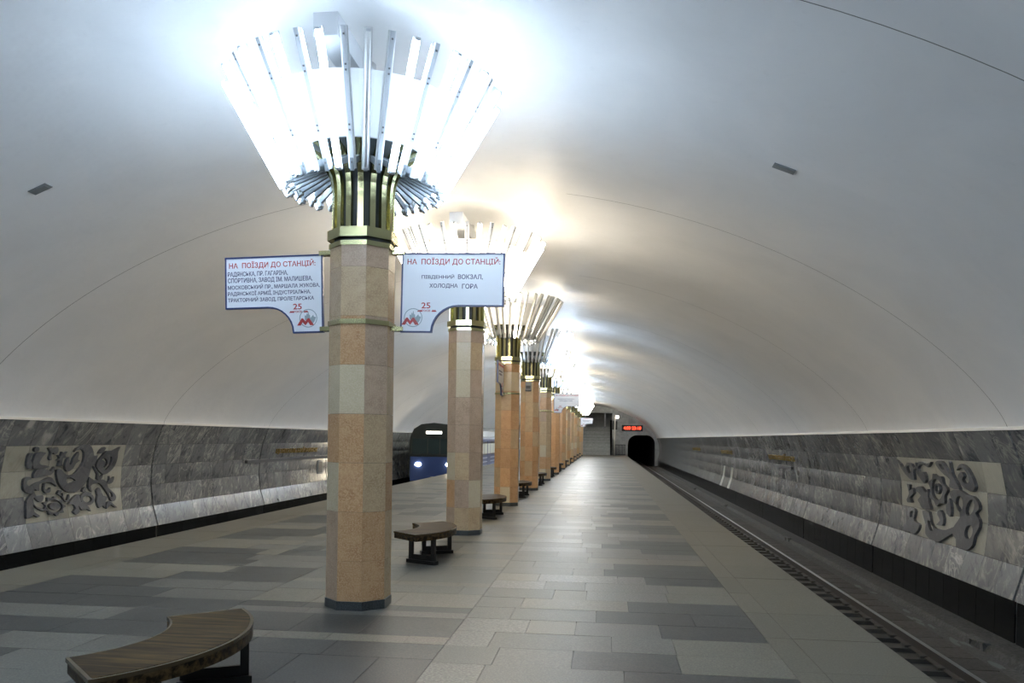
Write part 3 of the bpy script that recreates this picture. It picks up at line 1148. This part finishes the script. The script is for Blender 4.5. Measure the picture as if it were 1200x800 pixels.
def channel_mesh(outward):
    """pressed steel batten, closed back, white tray towards the tube"""
    m = MB()
    s = 1 if outward else -1
    a, b = P0 - AX * 0.03, P1 + AX * 0.03
    m.bar(L3(a), L3(b), 0.046, 0.036, OUT, 0)
    tr = OUT * (0.021 * s)
    m.bar(L3(a + tr), L3(b + tr), 0.074, 0.006, OUT, 1)
    for e, d in ((P0, 1), (P1, -1)):               # lamp holders
        c = e + OUT * (0.045 * s) - AX * (0.012 * d)
        m.bar(L3(c - AX * 0.012), L3(c + AX * 0.012), 0.04, 0.06, OUT, 0)
    for t in (0.03, 0.28, 0.32, 0.72, 0.76, 0.97):
        c = P0.lerp(P1, t) - OUT * (0.02 * s)
        m.bar(L3(c - AX * 0.008), L3(c + AX * 0.008), 0.016, 0.012, OUT, 2)
    return m.mesh('batten', ['batten_grey', 'white_enamel', 'bolt'])


def lamp_tube_mesh(outward, mat):
    s = 1 if outward else -1
    m = MB()
    a, b = P0 + OUT * (0.052 * s), P1 + OUT * (0.052 * s)
    m.tube(L3(a), L3(b), 0.026, 8)
    return m.mesh('fluorescent_tube', mat if outward or mat == 'dead_tube' else mat + '_inner', True)


chan = {o: channel_mesh(o) for o in (True, False)}
ltube = {(o, c): lamp_tube_mesh(o, c) for o in (True, False) for c in ('tube_cool', 'tube_neutral', 'tube_warm', 'dead_tube')}
# bracket under each batten
m = MB()
m.bar(L3((0.815, 0, 4.385)), L3((0.40, 0, 4.575)), 0.028, 0.06)
m.bar(L3((0.835, 0, 4.42)), L3((0.79, 0, 4.31)), 0.036, 0.02, (1, 0, 0))
bracket_me = m.mesh('bracket', 'steel')
# brass rib
path = [(0.300, 3.87), (0.300, 4.26), (0.306, 4.36), (0.325, 4.45), (0.365, 4.54), (0.43, 4.62), (0.52, 4.68), (0.64, 4.72)]
m = MB()
w2 = 0.029
vv = []
for (r, z) in path:
    i = path.index((r, z))
    a = Vector(path[max(0, i - 1)])
    b = Vector(path[min(len(path) - 1, i + 1)])
    t = (b - a).normalized()
    n = Vector((t.y, -t.x))
    for dr, dy in ((0.022, -w2), (0.022, w2), (-0.022, w2), (-0.022, -w2)):
        vv.append((r + n.x * dr, dy, z + n.y * dr - HZ))
ff = []
for j in range(len(path) - 1):
    for i in range(4):
        k2 = (i + 1) % 4
        ff.append((j * 4 + i, j * 4 + k2, (j + 1) * 4 + k2, (j + 1) * 4 + i))
e = (len(path) - 1) * 4
ff += [(3, 2, 1, 0), (e, e + 1, e + 2, e + 3)]
rib_me = m.add(vv, ff).mesh('rib', 'brass')
collar_me = octa(AP + 0.03, 3.80 - HZ, 3.90 - HZ, 0.24).mesh('collar', 'brass')
neck = MB().lathe([(0.30, 0.0), (0.30, 0.06), (0.255, 0.07), (0.255, 0.60), (0.30, 0.78), (0.45, 0.90), (0.60, 0.95)], 32)
neck_me = neck.mesh('neck', 'dark_steel', True)
drum = MB().lathe([(0.665, 4.69 - HZ), (0.985, 5.205 - HZ)], 40, 0, PI / 40)
drum.lathe([(0.64, 4.69 - HZ), (0.955, 5.205 - HZ)], 40, 0, PI / 40)
drum.lathe([(0.665, 4.69 - HZ), (0.64, 4.69 - HZ)], 40, 0, PI / 40)
drum.lathe([(0.985, 5.205 - HZ), (0.955, 5.205 - HZ)], 40, 0, PI / 40)
drum.lathe([(0.64, 4.70 - HZ), (0.10, 4.74 - HZ)], 40, 1, PI / 40)
drum_me = drum.mesh('drum', ['drum_paint', 'dark_steel'])
mast = MB().tube((0, 0, 0.7), (0, 0, 5.69 - HZ), 0.11, 12)
mast_me = mast.mesh('mast', 'white_enamel', True)
beam = MB()
beam.box(-0.115, 0.115, -1.22, 1.22, 5.39 - HZ, 5.60 - HZ)
beam_me = beam.mesh('ceiling_duct', 'duct_grey')
LAMP_TINT = {-2: 'tube_cool', -1: 'tube_cool', 0: 'tube_cool', 1: 'tube_warm', 2: 'tube_warm', 3: 'tube_cool', 4: 'tube_warm', 5: 'tube_cool', 6: 'tube_warm', 7: 'tube_cool', 8: 'tube_warm', 9: 'tube_cool', 10: 'tube_neutral', 11: 'tube_cool', 12: 'tube_warm'}
DEAD = {0: (31, 32, 33, 7, 19), 1: (26, 35), 2: (0, 38, 37, 36, 35, 34, 33, 29, 28, 30, 2), 3: (29, 30, 31, 32, 33, 34, 35), 4: (30, 36, 28), 5: (29,), 6: (33, 35)}
LAMP_LABEL = {
    -2: 'flared fluorescent tube chandelier on the column behind the photographer',
    -1: 'flared fluorescent tube chandelier on the column short of the near bench',
    0: 'large flared chandelier of fluorescent tubes above the big station list sign, three tubes dead',
    1: 'brightly lit flared tube chandelier on the rose granite column',
    2: 'flared tube chandelier with most of its tubes dead, warm light, on the third column',
    3: 'flared tube chandelier half unlit on the column with a small grey box',
}


def chandelier(k):
    y = Y1 + SP * k
    lab = LAMP_LABEL.get(k) or 'flared tube chandelier on the ' + ORD[NCOL - 1 - k] + ' column counted from the stairs'
    off = k < 0                                   # stands on its column behind the camera
    root = thing({-1: 'tube_chandelier_offscreen', -2: 'flared_chandelier_offscreen'}.get(k, 'tube_chandelier'), lab, 'chandelier', (0, y, HZ), 0, 'chandeliers on the columns')
    obj('collar', collar_me, root)
    obj('neck', neck_me, root)
    obj('drum', drum_me, root)
    obj('mast', mast_me, root)
    obj('ceiling_duct', beam_me, root)
    for i in range(16):
        obj('rib', rib_me, root, None, (0, 0, (i + 0.5) * 2 * PI / 16))
    rnd = random.Random(k + 50)
    tint = LAMP_TINT[k]
    for i in range(40):
        outward = (i % 2 == 0)
        a = (0, 0, i * PI / 20)
        b = obj('batten', chan[outward], root, None, a)
        c = 'dead_tube' if i in DEAD.get(k, ()) else tint
        if c != 'dead_tube' and rnd.random() < (0.06 if k < 1 else 0.2):
            c = 'tube_neutral'
        obj('fluorescent_tube_offscreen' if off else 'fluorescent_tube', ltube[(outward, c)], b)
        if k < 7:
            obj('bracket', bracket_me, b)
    return root


for k in range(-2, NCOL):
    chandelier(k)

# ------------------------------------------------------------------ station signs
SW, SH = 1.085, 0.83


def sign_outline(inset=0.0):
    """x runs away from the column, z up; narrow tab next to the column"""
    i = inset
    pts = [(i, SH - i), (SW - i, SH - i), (SW - i, 0.275 + i)]
    cx_, cz_, r = 0.61, 0.0, 0.275 + i           # quarter round notch
    for j in range(9):
        a = PI / 2 + (PI / 2 - 0.06) * j / 8
        pts.append((cx_ + r * math.cos(a) * 1.0, cz_ + r * math.sin(a) * 1.0 if j < 8 else i))
    pts.append((i, i))
    return pts


def extrude_poly(outer, holes, y0, y1):
    pts, tris, lid = fill_poly(outer, holes)
    n = len(pts)
    v = [(x, y0, z) for x, z in pts] + [(x, y1, z) for x, z in pts]
    f = []
    for t in tris:
        f += [t, tuple(i + n for i in reversed(t))]
    for lp in lid:
        for i in range(len(lp)):
            a, b = lp[i], lp[(i + 1) % len(lp)]
            f.append((a, b, b + n, a + n))
    return v, f


def fixed(me):
    bm = bmesh.new()
    bm.from_mesh(me)
    bmesh.ops.recalc_face_normals(bm, faces=bm.faces)
    bm.to_mesh(me)
    bm.free()
    return me


def poly_mesh(name, outer, holes, y0, y1, mat):
    v, f = extrude_poly(outer, holes, y0, y1)
    return fixed(MB().add(v, f).mesh(name, mat))


OUTL, INL = sign_outline(0.0), sign_outline(0.016)


def mirror(pts, flip):
    return [(-x, z) for x, z in pts] if flip else pts


board_me = {f: poly_mesh('board', mirror(sign_outline(0.004), f), [], -0.016, 0.016, 'sign_white') for f in (0, 1)}
frame_me = {f: poly_mesh('frame', mirror(OUTL, f), [mirror(INL, f)], -0.021, 0.021, 'sign_navy') for f in (0, 1)}
arm_me = MB().box(-0.08, 0.08, -0.05, 0.05, -0.022, 0.022).mesh('bracket_arm', 'brass')
LINES_L = ['РАДЯНСЬКА, ПР. ГАГАРІНА,', 'СПОРТИВНА, ЗАВОД ІМ. МАЛИШЕВА,', 'МОСКОВСЬКИЙ ПР., МАРШАЛА ЖУКОВА,', 'РАДЯНСЬКОЇ АРМІЇ, ІНДУСТРІАЛЬНА,', 'ТРАКТОРНИЙ ЗАВОД, ПРОЛЕТАРСЬКА']
WID_L = [0.67, 0.94, 1.02, 0.92, 0.955]


def ring_pts(cx_, cz_, r, n=28):
    return [(cx_ + r * math.cos(2 * PI * i / n), cz_ + r * math.sin(2 * PI * i / n)) for i in range(n)]


def station_sign(parent_y, flip, label, rotz=0.0, loc=None, detail=True, tilt=0.0):
    """flip = extends to the left of its column"""
    s = -1 if flip else 1
    z0 = 2.865
    loc = loc or (s * 0.415, parent_y, z0)
    root = thing('station_sign', label, 'sign', loc, rotz, 'station direction signs')
    if tilt:
        root.rotation_euler = (0, tilt, rotz)
    obj('board', board_me[flip], root)
    obj('frame', frame_me[flip], root)
    for z in (SH + 0.005, 0.035):
        obj('bracket_arm', arm_me, root, (s * -0.05, 0, z))
    yf = -0.0165

    def put(name, me, x, z):
        hgt = max(v_.co.y for v_ in me.vertices)
        for w_ in split_words(me, hgt * 0.3):
            obj('word', w_, root, (x, yf, z), (PI / 2, 0, 0))

    x_left = -SW if flip else 0.0
    head = fit_text(text_mesh('НА  ПОЇЗДИ ДО СТАНЦІЙ:', 'sign_red', 0.09, 0.0015), 0.96 if flip else 0.98, 0.085)
    put('lettering', head, x_left + (0.045 if flip else 0.06), 0.70)
    if not detail:
        for wd, z in ((0.5, 0.56), (0.36, 0.48)):
            me = fit_text(text_mesh('ПІВДЕННИЙ ВОКЗАЛ,' if z > 0.5 else 'ХОЛОДНА ГОРА', 'sign_ink', 0.06, 0.0015), wd + 0.2, 0.055)
            put('lettering', me, x_left + 0.16 + (0.07 if z < 0.5 else 0), z)
    elif flip:
        for i, (t, wd) in enumerate(zip(LINES_L, WID_L)):
            me = fit_text(text_mesh(t, 'sign_ink', 0.06, 0.0015), wd, 0.060)
            put('lettering', me, x_left + 0.03, 0.615 - i * 0.068)
    else:
        put('lettering', fit_text(text_mesh('ПІВДЕННИЙ', 'sign_ink', 0.06, 0.0015), 0.345, 0.052), 0.215, 0.556)
        put('lettering', fit_text(text_mesh('ВОКЗАЛ,', 'sign_ink', 0.06, 0.0015), 0.26, 0.056), 0.60, 0.552)
        put('lettering', fit_text(text_mesh('ХОЛОДНА', 'sign_ink', 0.06, 0.0015), 0.30, 0.052), 0.30, 0.46)
        put('lettering', fit_text(text_mesh('ГОРА', 'sign_ink', 0.06, 0.0015), 0.165, 0.05), 0.645, 0.46)
    # anniversary mark: ring with a red letter across it and a small numeral
    cx_ = -0.165 if flip else 0.135
    cz_ = 0.155
    obj('emblem_ring', poly_mesh('emblem_ring', ring_pts(cx_, cz_, 0.098), [ring_pts(cx_, cz_, 0.090)], -0.018, -0.0163, 'logo_grey'), root)
    sk = [(-0.035, -0.02), (-0.04, 0.03), (-0.02, 0.03), (-0.018, 0.055), (-0.008, 0.04), (0.0, 0.075), (0.008, 0.04), (0.02, 0.03), (0.022, 0.0), (0.04, 0.02), (0.055, 0.035), (0.062, 0.015), (0.085, 0.01), (0.07, -0.03), (0.05, -0.06), (0.02, -0.07), (0.02, -0.02)]
    obj('emblem_skyline', poly_mesh('emblem_skyline', [(cx_ + a, cz_ + b) for a, b in sk], [], -0.0175, -0.0163, 'logo_grey'), root)
    mm = [(-0.105, -0.065), (-0.06, 0.0), (-0.045, 0.0), (-0.02, -0.03), (0.005, 0.0), (0.02, 0.0), (0.065, -0.06), (0.065, -0.068), (0.03, -0.068), (0.008, -0.035), (-0.02, -0.068), (-0.05, -0.035), (-0.07, -0.068), (-0.105, -0.068)]
    obj('emblem_letter', poly_mesh('emblem_letter', [(cx_ - 0.01 + a * 1.05, cz_ + b * 1.1) for a, b in mm], [], -0.020, -0.0163, 'sign_red'), root)
    put('lettering', fit_text(text_mesh('25', 'sign_red', 0.07, 0.0015), 0.095, 0.062), cx_ - 0.165 if flip else cx_ + 0.085, 0.252)
    put('lettering', fit_text(text_mesh('РОКІВ', 'sign_red', 0.03, 0.0015), 0.09, 0.022), cx_ - 0.16 if flip else cx_ + 0.09, 0.218)
    for dx in (-0.21, -0.055) if flip else (0.04, 0.19):
        ww = [(0, 0), (0.02, 0.022), (0.03, 0.012), (0.04, 0.022), (0.06, 0.0)]
        obj('emblem_wing', poly_mesh('emblem_wing', [(cx_ + dx + a, 0.218 + b) for a, b in ww], [], -0.018, -0.0163, 'sign_red'), root)
    return root


station_sign(Y1, 1, 'white navy-bordered sign listing ten stations on the peach column', tilt=-0.026)
station_sign(Y1, 0, 'white navy-bordered sign naming two stations on the peach column', tilt=0.012)
station_sign(Y1 + 4 * SP, 0, 'small white station sign on the beige column beside the far chandeliers', detail=False)
station_sign(Y1 + 4 * SP, 1, 'white station sign half hidden between the peach columns', detail=False)
station_sign(Y1 + 10 * SP, 0, 'tiny white station sign nearest the stairs', detail=False)
station_sign(Y1 + 2 * SP, 1, 'white station sign seen edge-on in front of the third column', PI / 2, (-0.08, Y1 + 2 * SP - 0.415, 2.865), detail=False)
# small device on the fourth column
root = thing('wall_speaker', 'small grey box under the brass collar of the fourth column', 'speaker', (-0.03, Y1 + 3 * SP - AP - 0.002, 3.42))
obj('casing', MB().box(-0.10, 0.10, -0.10, 0.0, 0.0, 0.26).mesh('casing', 'device_grey'), root)
obj('grille', MB().box(-0.08, 0.08, -0.108, -0.10, 0.03, 0.14).mesh('grille', 'device_black'), root)
obj('foot', MB().box(-0.10, 0.10, -0.11, 0.0, -0.05, 0.0).mesh('foot', 'device_black'), root)


# ------------------------------------------------------------------ curved benches
RI, RO, HALF = 0.79, 1.34, 0.755


def arc_slab(r0, r1, z0, z1, half, n=28):
    m = MB()
    v, f = [], []
    for j in range(n + 1):
        a = -half + 2 * half * j / n
        c, s = math.cos(a), math.sin(a)
        for r, z in ((r0, z0), (r1, z0), (r1, z1), (r0, z1)):
            v.append((r * c, r * s, z))
    for j in range(n):
        for i in range(4):
            k2 = (i + 1) % 4
            f.append((j * 4 + i, (j + 1) * 4 + i, (j + 1) * 4 + k2, j * 4 + k2))
    e = n * 4
    f += [(0, 1, 2, 3), (e + 3, e + 2, e + 1, e)]
    return m.add(v, f)


seat_me = arc_slab(RI + 0.012, RO - 0.022, 0.375, 0.452, HALF - 0.012).mesh('seat', 'bench_wood')
apron_me = fixed(arc_slab(RI, RO, 0.355, 0.425, HALF).mesh('apron', 'bench_wood'))
fixed(seat_me)
rim = MB()
rim2 = arc_slab(RO - 0.020, RO + 0.002, 0.425, 0.45, HALF)
rim.add(rim2.v, rim2.f)
rim3 = arc_slab(RI - 0.002, RI + 0.012, 0.425, 0.45, HALF)
rim.add(rim3.v, rim3.f)
for sg in (-1, 1):
    a = sg * HALF
    p, q = Vector((RI * math.cos(a), RI * math.sin(a), 0.4375)), Vector((RO * math.cos(a), RO * math.sin(a), 0.4375))
    rim.bar(p, q, 0.022, 0.026)
rim_me = fixed(rim.mesh('edge_band', 'bench_edge'))
leg_me = MB().box(-0.03, 0.03, -0.022, 0.022, 0.04, 0.36).mesh('leg', 'bench_iron')
foot_me = MB().box(-0.25, 0.25, -0.05, 0.05, 0.0, 0.05).mesh('foot_bar', 'bench_iron')
brace_me = MB().box(-0.20, 0.20, -0.014, 0.014, 0.05, 0.12).mesh('brace', 'bench_iron')
for k in range(-1, 12):
    yc = Y1 + SP * k - SP / 2
    if k == 0:
        lab = 'curved dark wooden bench in front of the peach column with the station signs'
        loc = (-1.14, 4.93, 0)
    elif k == 1:
        lab = 'curved dark wooden bench between the peach sign column and the rose column'
        loc = (-0.93, 11.53, 0)
    elif k == -1:
        lab = 'curved dark wooden bench behind the photographer'
        loc = (-1.0, yc, 0)
    else:
        lab = 'curved bench between the ' + ORD[NCOL - 1 - k] + ' and ' + ORD[NCOL - k] + ' columns counted from the stairs'
        loc = (-0.96, yc + 0.05, 0)
    b = thing('curved_bench', lab, 'bench', loc, 0, 'curved benches between the columns')
    obj('seat', seat_me, b)
    obj('apron', apron_me, b)
    obj('edge_band', rim_me, b)
    for sg in (-1, 1):
        a = sg * 0.47
        ca, sa = math.cos(a), math.sin(a)
        rm = (RI + RO) / 2 + 0.02
        obj('foot_bar', foot_me, b, (rm * ca, rm * sa, 0), (0, 0, a))
        obj('brace', brace_me, b, (rm * ca, rm * sa, 0), (0, 0, a))
        for dr in (-0.2, 0.2):
            obj('leg', leg_me, b, ((rm + dr) * ca, (rm + dr) * sa, 0), (0, 0, a))

# ------------------------------------------------------------------ train
TX, TY = -6.43, 42.0
train = thing('metro_train', 'blue and dark metro train with lit headlights arriving along the track', 'train', (TX, TY, -1.1))


def body_prof(w=1.35):
    return [(-w + 0.08, 0.35), (-w, 0.9), (-w, 2.5), (-w + 0.06, 2.9), (-w + 0.25, 3.3), (-0.7, 3.55), (0, 3.63), (0.7, 3.55), (w - 0.25, 3.3), (w - 0.06, 2.9), (w, 2.5), (w, 0.9), (w - 0.08, 0.35)]


def prism(prof, y0, y1):
    n = len(prof)
    v = [(x, y0, z) for x, z in prof] + [(x, y1, z) for x, z in prof]
    f = [(i, (i + 1) % n, n + (i + 1) % n, n + i) for i in range(n)] + [tuple(range(n)), tuple(range(2 * n - 1, n - 1, -1))]
    return v, f


CAR = 18.8
for c in range(3):
    y0 = c * (CAR + 0.5)
    v, f = prism(body_prof(), y0, y0 + CAR)
    m = MB()
    for q, fc in enumerate(f):
        mi = 1 if q in (3, 4, 5, 6, 7, 8) else 0
        if c == 0 and q == 13:
            mi = 2
        m.add([v[i] for i in fc], [tuple(range(len(fc)))], mi)
    cb = obj('car_body', fixed(m.mesh('car_body', ['train_blue', 'train_roof', 'train_dark'])), train)
    under = obj('underframe', MB().box(-1.1, 1.1, y0 + 0.4, y0 + CAR - 0.3, 0.12, 0.4).mesh('underframe', 'device_black'), train)
    # window band with panes, doors and stripes on both sides
    for s in (-1, 1):
        x0, x1 = sorted((s * 1.345, s * 1.362))
        obj('window_band', MB().box(x0, x1, y0 + 1.3, y0 + CAR - 0.6, 1.75, 2.62).mesh('window_band', 'train_dark'), cb)
        for z in (1.05, 1.30, 1.55):
            obj('stripe', MB().box(x0, x1, y0 + 0.2, y0 + CAR - 0.1, z, z + 0.06).mesh('stripe', 'train_stripe'), cb)
        obj('cantrail_stripe', MB().box(*sorted((s * 1.30, s * 1.345)), y0 + 0.2, y0 + CAR - 0.1, 2.78, 2.9).mesh('cantrail_stripe', 'train_stripe'), cb)
        x0, x1 = sorted((s * 1.36, s * 1.372))
        yy = y0 + 2.2
        j = 0
        while yy < y0 + CAR - 1.6:
            if j % 4 == 2:
                obj('door', MB().box(x0, x1, yy - 0.1, yy + 1.2, 1.05, 2.68).mesh('door', 'train_blue'), cb)
            obj('pane', MB().box(*sorted((s * 1.365, s * 1.376)), yy + 0.05, yy + 1.05, 1.85, 2.5).mesh('pane', 'train_window_lit'), cb)
            yy += 1.35
            j += 1
# the cab front
front = obj('cab_front', fixed(MB().add(*prism([(x * 0.985, z) for x, z in body_prof()], -0.18, 0.02)).mesh('cab_front', 'train_dark')), train)
obj('nose_panel', MB().box(-1.26, 1.26, -0.215, -0.17, 0.55, 1.82).mesh('nose_panel', 'train_blue'), train)
obj('buffer_beam', MB().box(-1.2, 1.2, -0.25, 0.0, 0.12, 0.5).mesh('buffer_beam', 'device_black'), train)
for a, b in ((-1.16, -0.36), (-0.30, 0.30), (0.36, 1.16)):
    obj('windshield', MB().box(a, b, -0.20, -0.17, 1.98, 2.78).mesh('windshield', 'train_glass'), train)
for s in (-1, 1):
    mm_ = MB().lathe([(0.0, 0.02), (0.10, 0.02), (0.125, 0.0), (0.13, -0.04)], 20)
    h = obj('headlight', mm_.mesh('headlight', 'headlight', True), train, (s * 0.83, -0.235, 1.42), (PI / 2, 0, 0), (1.25, 0.8, 1))
obj('destination_light', MB().box(-0.42, 0.42, -0.20, -0.17, 3.05, 3.18).mesh('destination_light', 'plate_light'), train)
obj('coupler', MB().box(-0.13, 0.13, -0.6, -0.2, 0.55, 0.78).mesh('coupler', 'device_black'), train)

# ------------------------------------------------------------------ end walls, portals, stairs
def end_wall(name, yw, th, x0, x1, z0, openings, mat):
    """piece of a vault-shaped wall between x0 and x1, from z0 up to the vault"""
    outer = [(x0, z0), (x1, z0)]
    if x1 > WT_X:
        outer.append((x1, 2.0))
    for i in range(41):
        x = WT_X * math.cos(PI * i / 40)
        if x0 < x < x1:
            outer.append((x, vault_z(x) + 0.06))
        elif i < 40:
            xn = WT_X * math.cos(PI * (i + 1) / 40)
            if xn < x1 < x:
                outer.append((x1, vault_z(x1) + 0.06))
        if i < 40:
            xn = WT_X * math.cos(PI * (i + 1) / 40)
            if xn <= x0 < x and x0 > -WT_X:
                outer.append((x0, vault_z(x0) + 0.06))
    if x0 < -WT_X:
        outer.append((x0, 2.0))
    v, f = extrude_poly(outer, openings, yw, yw + th)
    return tag(obj(name, fixed(MB().add(v, f).mesh(name, mat))), kind='structure')


def portal(x0, x1, z0, z1, r=1.1):
    pts = [(x0, z0), (x1, z0)]
    for i in range(7):
        a = PI / 2 * i / 6
        pts.append((x1 - r + r * math.cos(a), z1 - r + r * math.sin(a)))
    for i in range(7):
        a = PI / 2 + PI / 2 * i / 6
        pts.append((x0 + r + r * math.cos(a), z1 - r + r * math.sin(a)))
    return pts


PR, PL = portal(5.15, 8.5, -1.42, 2.45), portal(-8.5, -5.15, -1.42, 2.45)
end_wall('wall_far_right', Y_END, 0.5, 3.45, WT_X + 0.8, -1.7, [PR], 'end_stone')
end_wall('wall_far_left', Y_END, 0.5, -WT_X - 0.8, -3.7, -1.7, [PL], 'end_stone')
end_wall('wall_far_top', Y_END, 0.5, -3.7, 3.45, 4.85, [], 'end_stone')
end_wall('wall_near_end', Y_BACK - 0.4, 0.4, -WT_X - 0.8, WT_X + 0.8, -1.7, [], 'end_stone')
for s, nm in ((1, 'wall_tunnel_right'), (-1, 'wall_tunnel_left')):
    v, f = prism(portal(*((5.1, 8.55) if s > 0 else (-8.55, -5.1)), -1.62, 2.5), Y_END + 0.4, Y_END + 40)
    m = MB().add(v, f[:-2] + f[-1:])
    tag(obj(nm, m.mesh(nm, 'tunnel_black')), kind='structure')
    pr = portal(*((5.15, 8.5) if s > 0 else (-8.5, -5.15)), -1.42, 2.45)
    inner = portal(*((5.27, 8.38) if s > 0 else (-8.38, -5.27)), -1.42, 2.33, 1.0)
    v, f = extrude_poly(pr, [], 0, 1)
    ed = MB()
    for a, b in zip(range(1, len(pr) - 0), list(range(2, len(pr))) + [0]):
        p0, p1, q0, q1 = pr[a], pr[b % len(pr)], inner[a], inner[b % len(pr)]
        ed.add([(p0[0], Y_END - 0.08, p0[1]), (p1[0], Y_END - 0.08, p1[1]), (q1[0], Y_END - 0.08, q1[1]), (q0[0], Y_END - 0.08, q0[1]),
                (p0[0], Y_END + 0.05, p0[1]), (p1[0], Y_END + 0.05, p1[1]), (q1[0], Y_END + 0.05, q1[1]), (q0[0], Y_END + 0.05, q0[1])],
               [(0, 1, 2, 3), (0, 4, 5, 1), (3, 2, 6, 7)])
    tag(obj('trim_3' if s > 0 else 'trim_4', ed.mesh('portal_trim', 'end_stone')), kind='structure')
stairs = thing('staircase', 'grey stone staircase climbing out at the far end of the platform', 'stairs', (0, 91.2, 0))
NS = 20
for i in range(NS):
    st = MB().box(-3.3, 3.2, 0.3 * i, 0.3 * (i + 1) + 0.02, 0, 0.16 * (i + 1) - 0.03).box(-3.3, 3.2, 0.3 * i - 0.03, 0.3 * (i + 1), 0.16 * (i + 1) - 0.03, 0.16 * (i + 1))
    obj('step', st.mesh('step', 'stair_stone'), stairs)
for s, xx in ((-1, -3.5), (1, 3.32)):
    v, f = prism([(0, -0.05), (0.9, -0.05), (6.2, 3.25), (6.2, 4.1), (6.0, 4.1), (0.0, 0.55)], xx - 0.10, xx + 0.10)
    v = [(b, a, c) for a, b, c in v]
    obj('balustrade', fixed(MB().add(v, f).mesh('balustrade', 'black_marble')), stairs)
# landing hall beyond the stairs
for nm_, bx_ in (('floor_landing', (-4.5, 4.5, 97.22, 106, 3.0, 3.19)), ('ceiling_landing', (-4.5, 4.5, Y_END + 0.5, 106, 5.15, 5.3)), ('wall_landing_back', (-4.5, 4.5, 106, 106.2, -0.2, 5.3)),
                 ('wall_landing_left', (-4.5, -4.3, Y_END + 0.5, 106, -0.2, 5.15)), ('wall_landing_right', (4.3, 4.5, Y_END + 0.5, 106, -0.2, 5.15)), ('floor_stair_pit', (-4.3, 4.3, Y_END, 98, -0.3, -0.05))):
    tag(obj(nm_, MB().box(*bx_).mesh(nm_, 'end_stone')), kind='structure')
for x in (-2.5, 0.2, 2.6):
    t = thing('hall_post', {-2.5: 'slim white post on the landing above the stairs, on the arriving train side', 0.2: 'slim white post in the middle of the landing above the stairs', 2.6: 'slim white post on the landing above the stairs, on the empty track side'}[x], 'post', (x, 98.2, 3.19), 0, 'posts on the stair landing')
    obj('shaft', MB().box(-0.09, 0.09, -0.09, 0.09, 0, 1.957).mesh('shaft', 'white_enamel'), t)
    obj('base', MB().box(-0.13, 0.13, -0.13, 0.13, 0, 0.12).mesh('base', 'steel'), t)
# clock board above the tunnel portal
t = thing('clock_board', 'black digital clock board with red figures above the tunnel mouth', 'clock', (5.8, Y_END - 0.12, 3.05))
obj('casing', MB().box(-1.25, 1.15, -0.10, 0.16, -0.28, 0.42).mesh('casing', 'device_black'), t)
me = fit_text(text_mesh('4:00 23:18', 'led_red', 0.4, 0.01), 2.0, 0.36)
for w_ in split_words(me, 0.12):
    obj('figures', w_, t, (-1.05, -0.11, -0.1), (PI / 2, 0, 0))
t = thing('signal_mast', 'pale post with signal box beside the foot of the stairs', 'mast', (3.72, 92.2, 0))
obj('post', MB().tube((0, 0, 0), (0, 0, 4.6), 0.085, 10).mesh('post', 'trim_paint', True), t)
obj('signal_head', MB().box(-0.28, 0.28, 0.05, 0.25, 2.9, 3.9).mesh('signal_head', 'device_black'), t)
obj('lamp', MB().box(0.12, 0.42, -0.1, 0.1, 4.2, 4.5).mesh('lamp', 'plate_light'), t)
t = thing('service_gate', 'dark slatted service gate between stairs and tunnel mouth', 'gate', (4.35, 91.9, 0))
obj('frame', MB().box(-0.55, 0.6, -0.03, 0.03, 1.15, 1.22).box(-0.55, 0.6, -0.03, 0.03, 0.05, 0.12).mesh('frame', 'device_black'), t)
bar_me = MB().box(-0.03, 0.03, -0.02, 0.02, 0, 1.2).mesh('slat', 'device_black')
for i in range(9):
    obj('slat', bar_me, t, (-0.5 + i * 0.13, 0, 0))
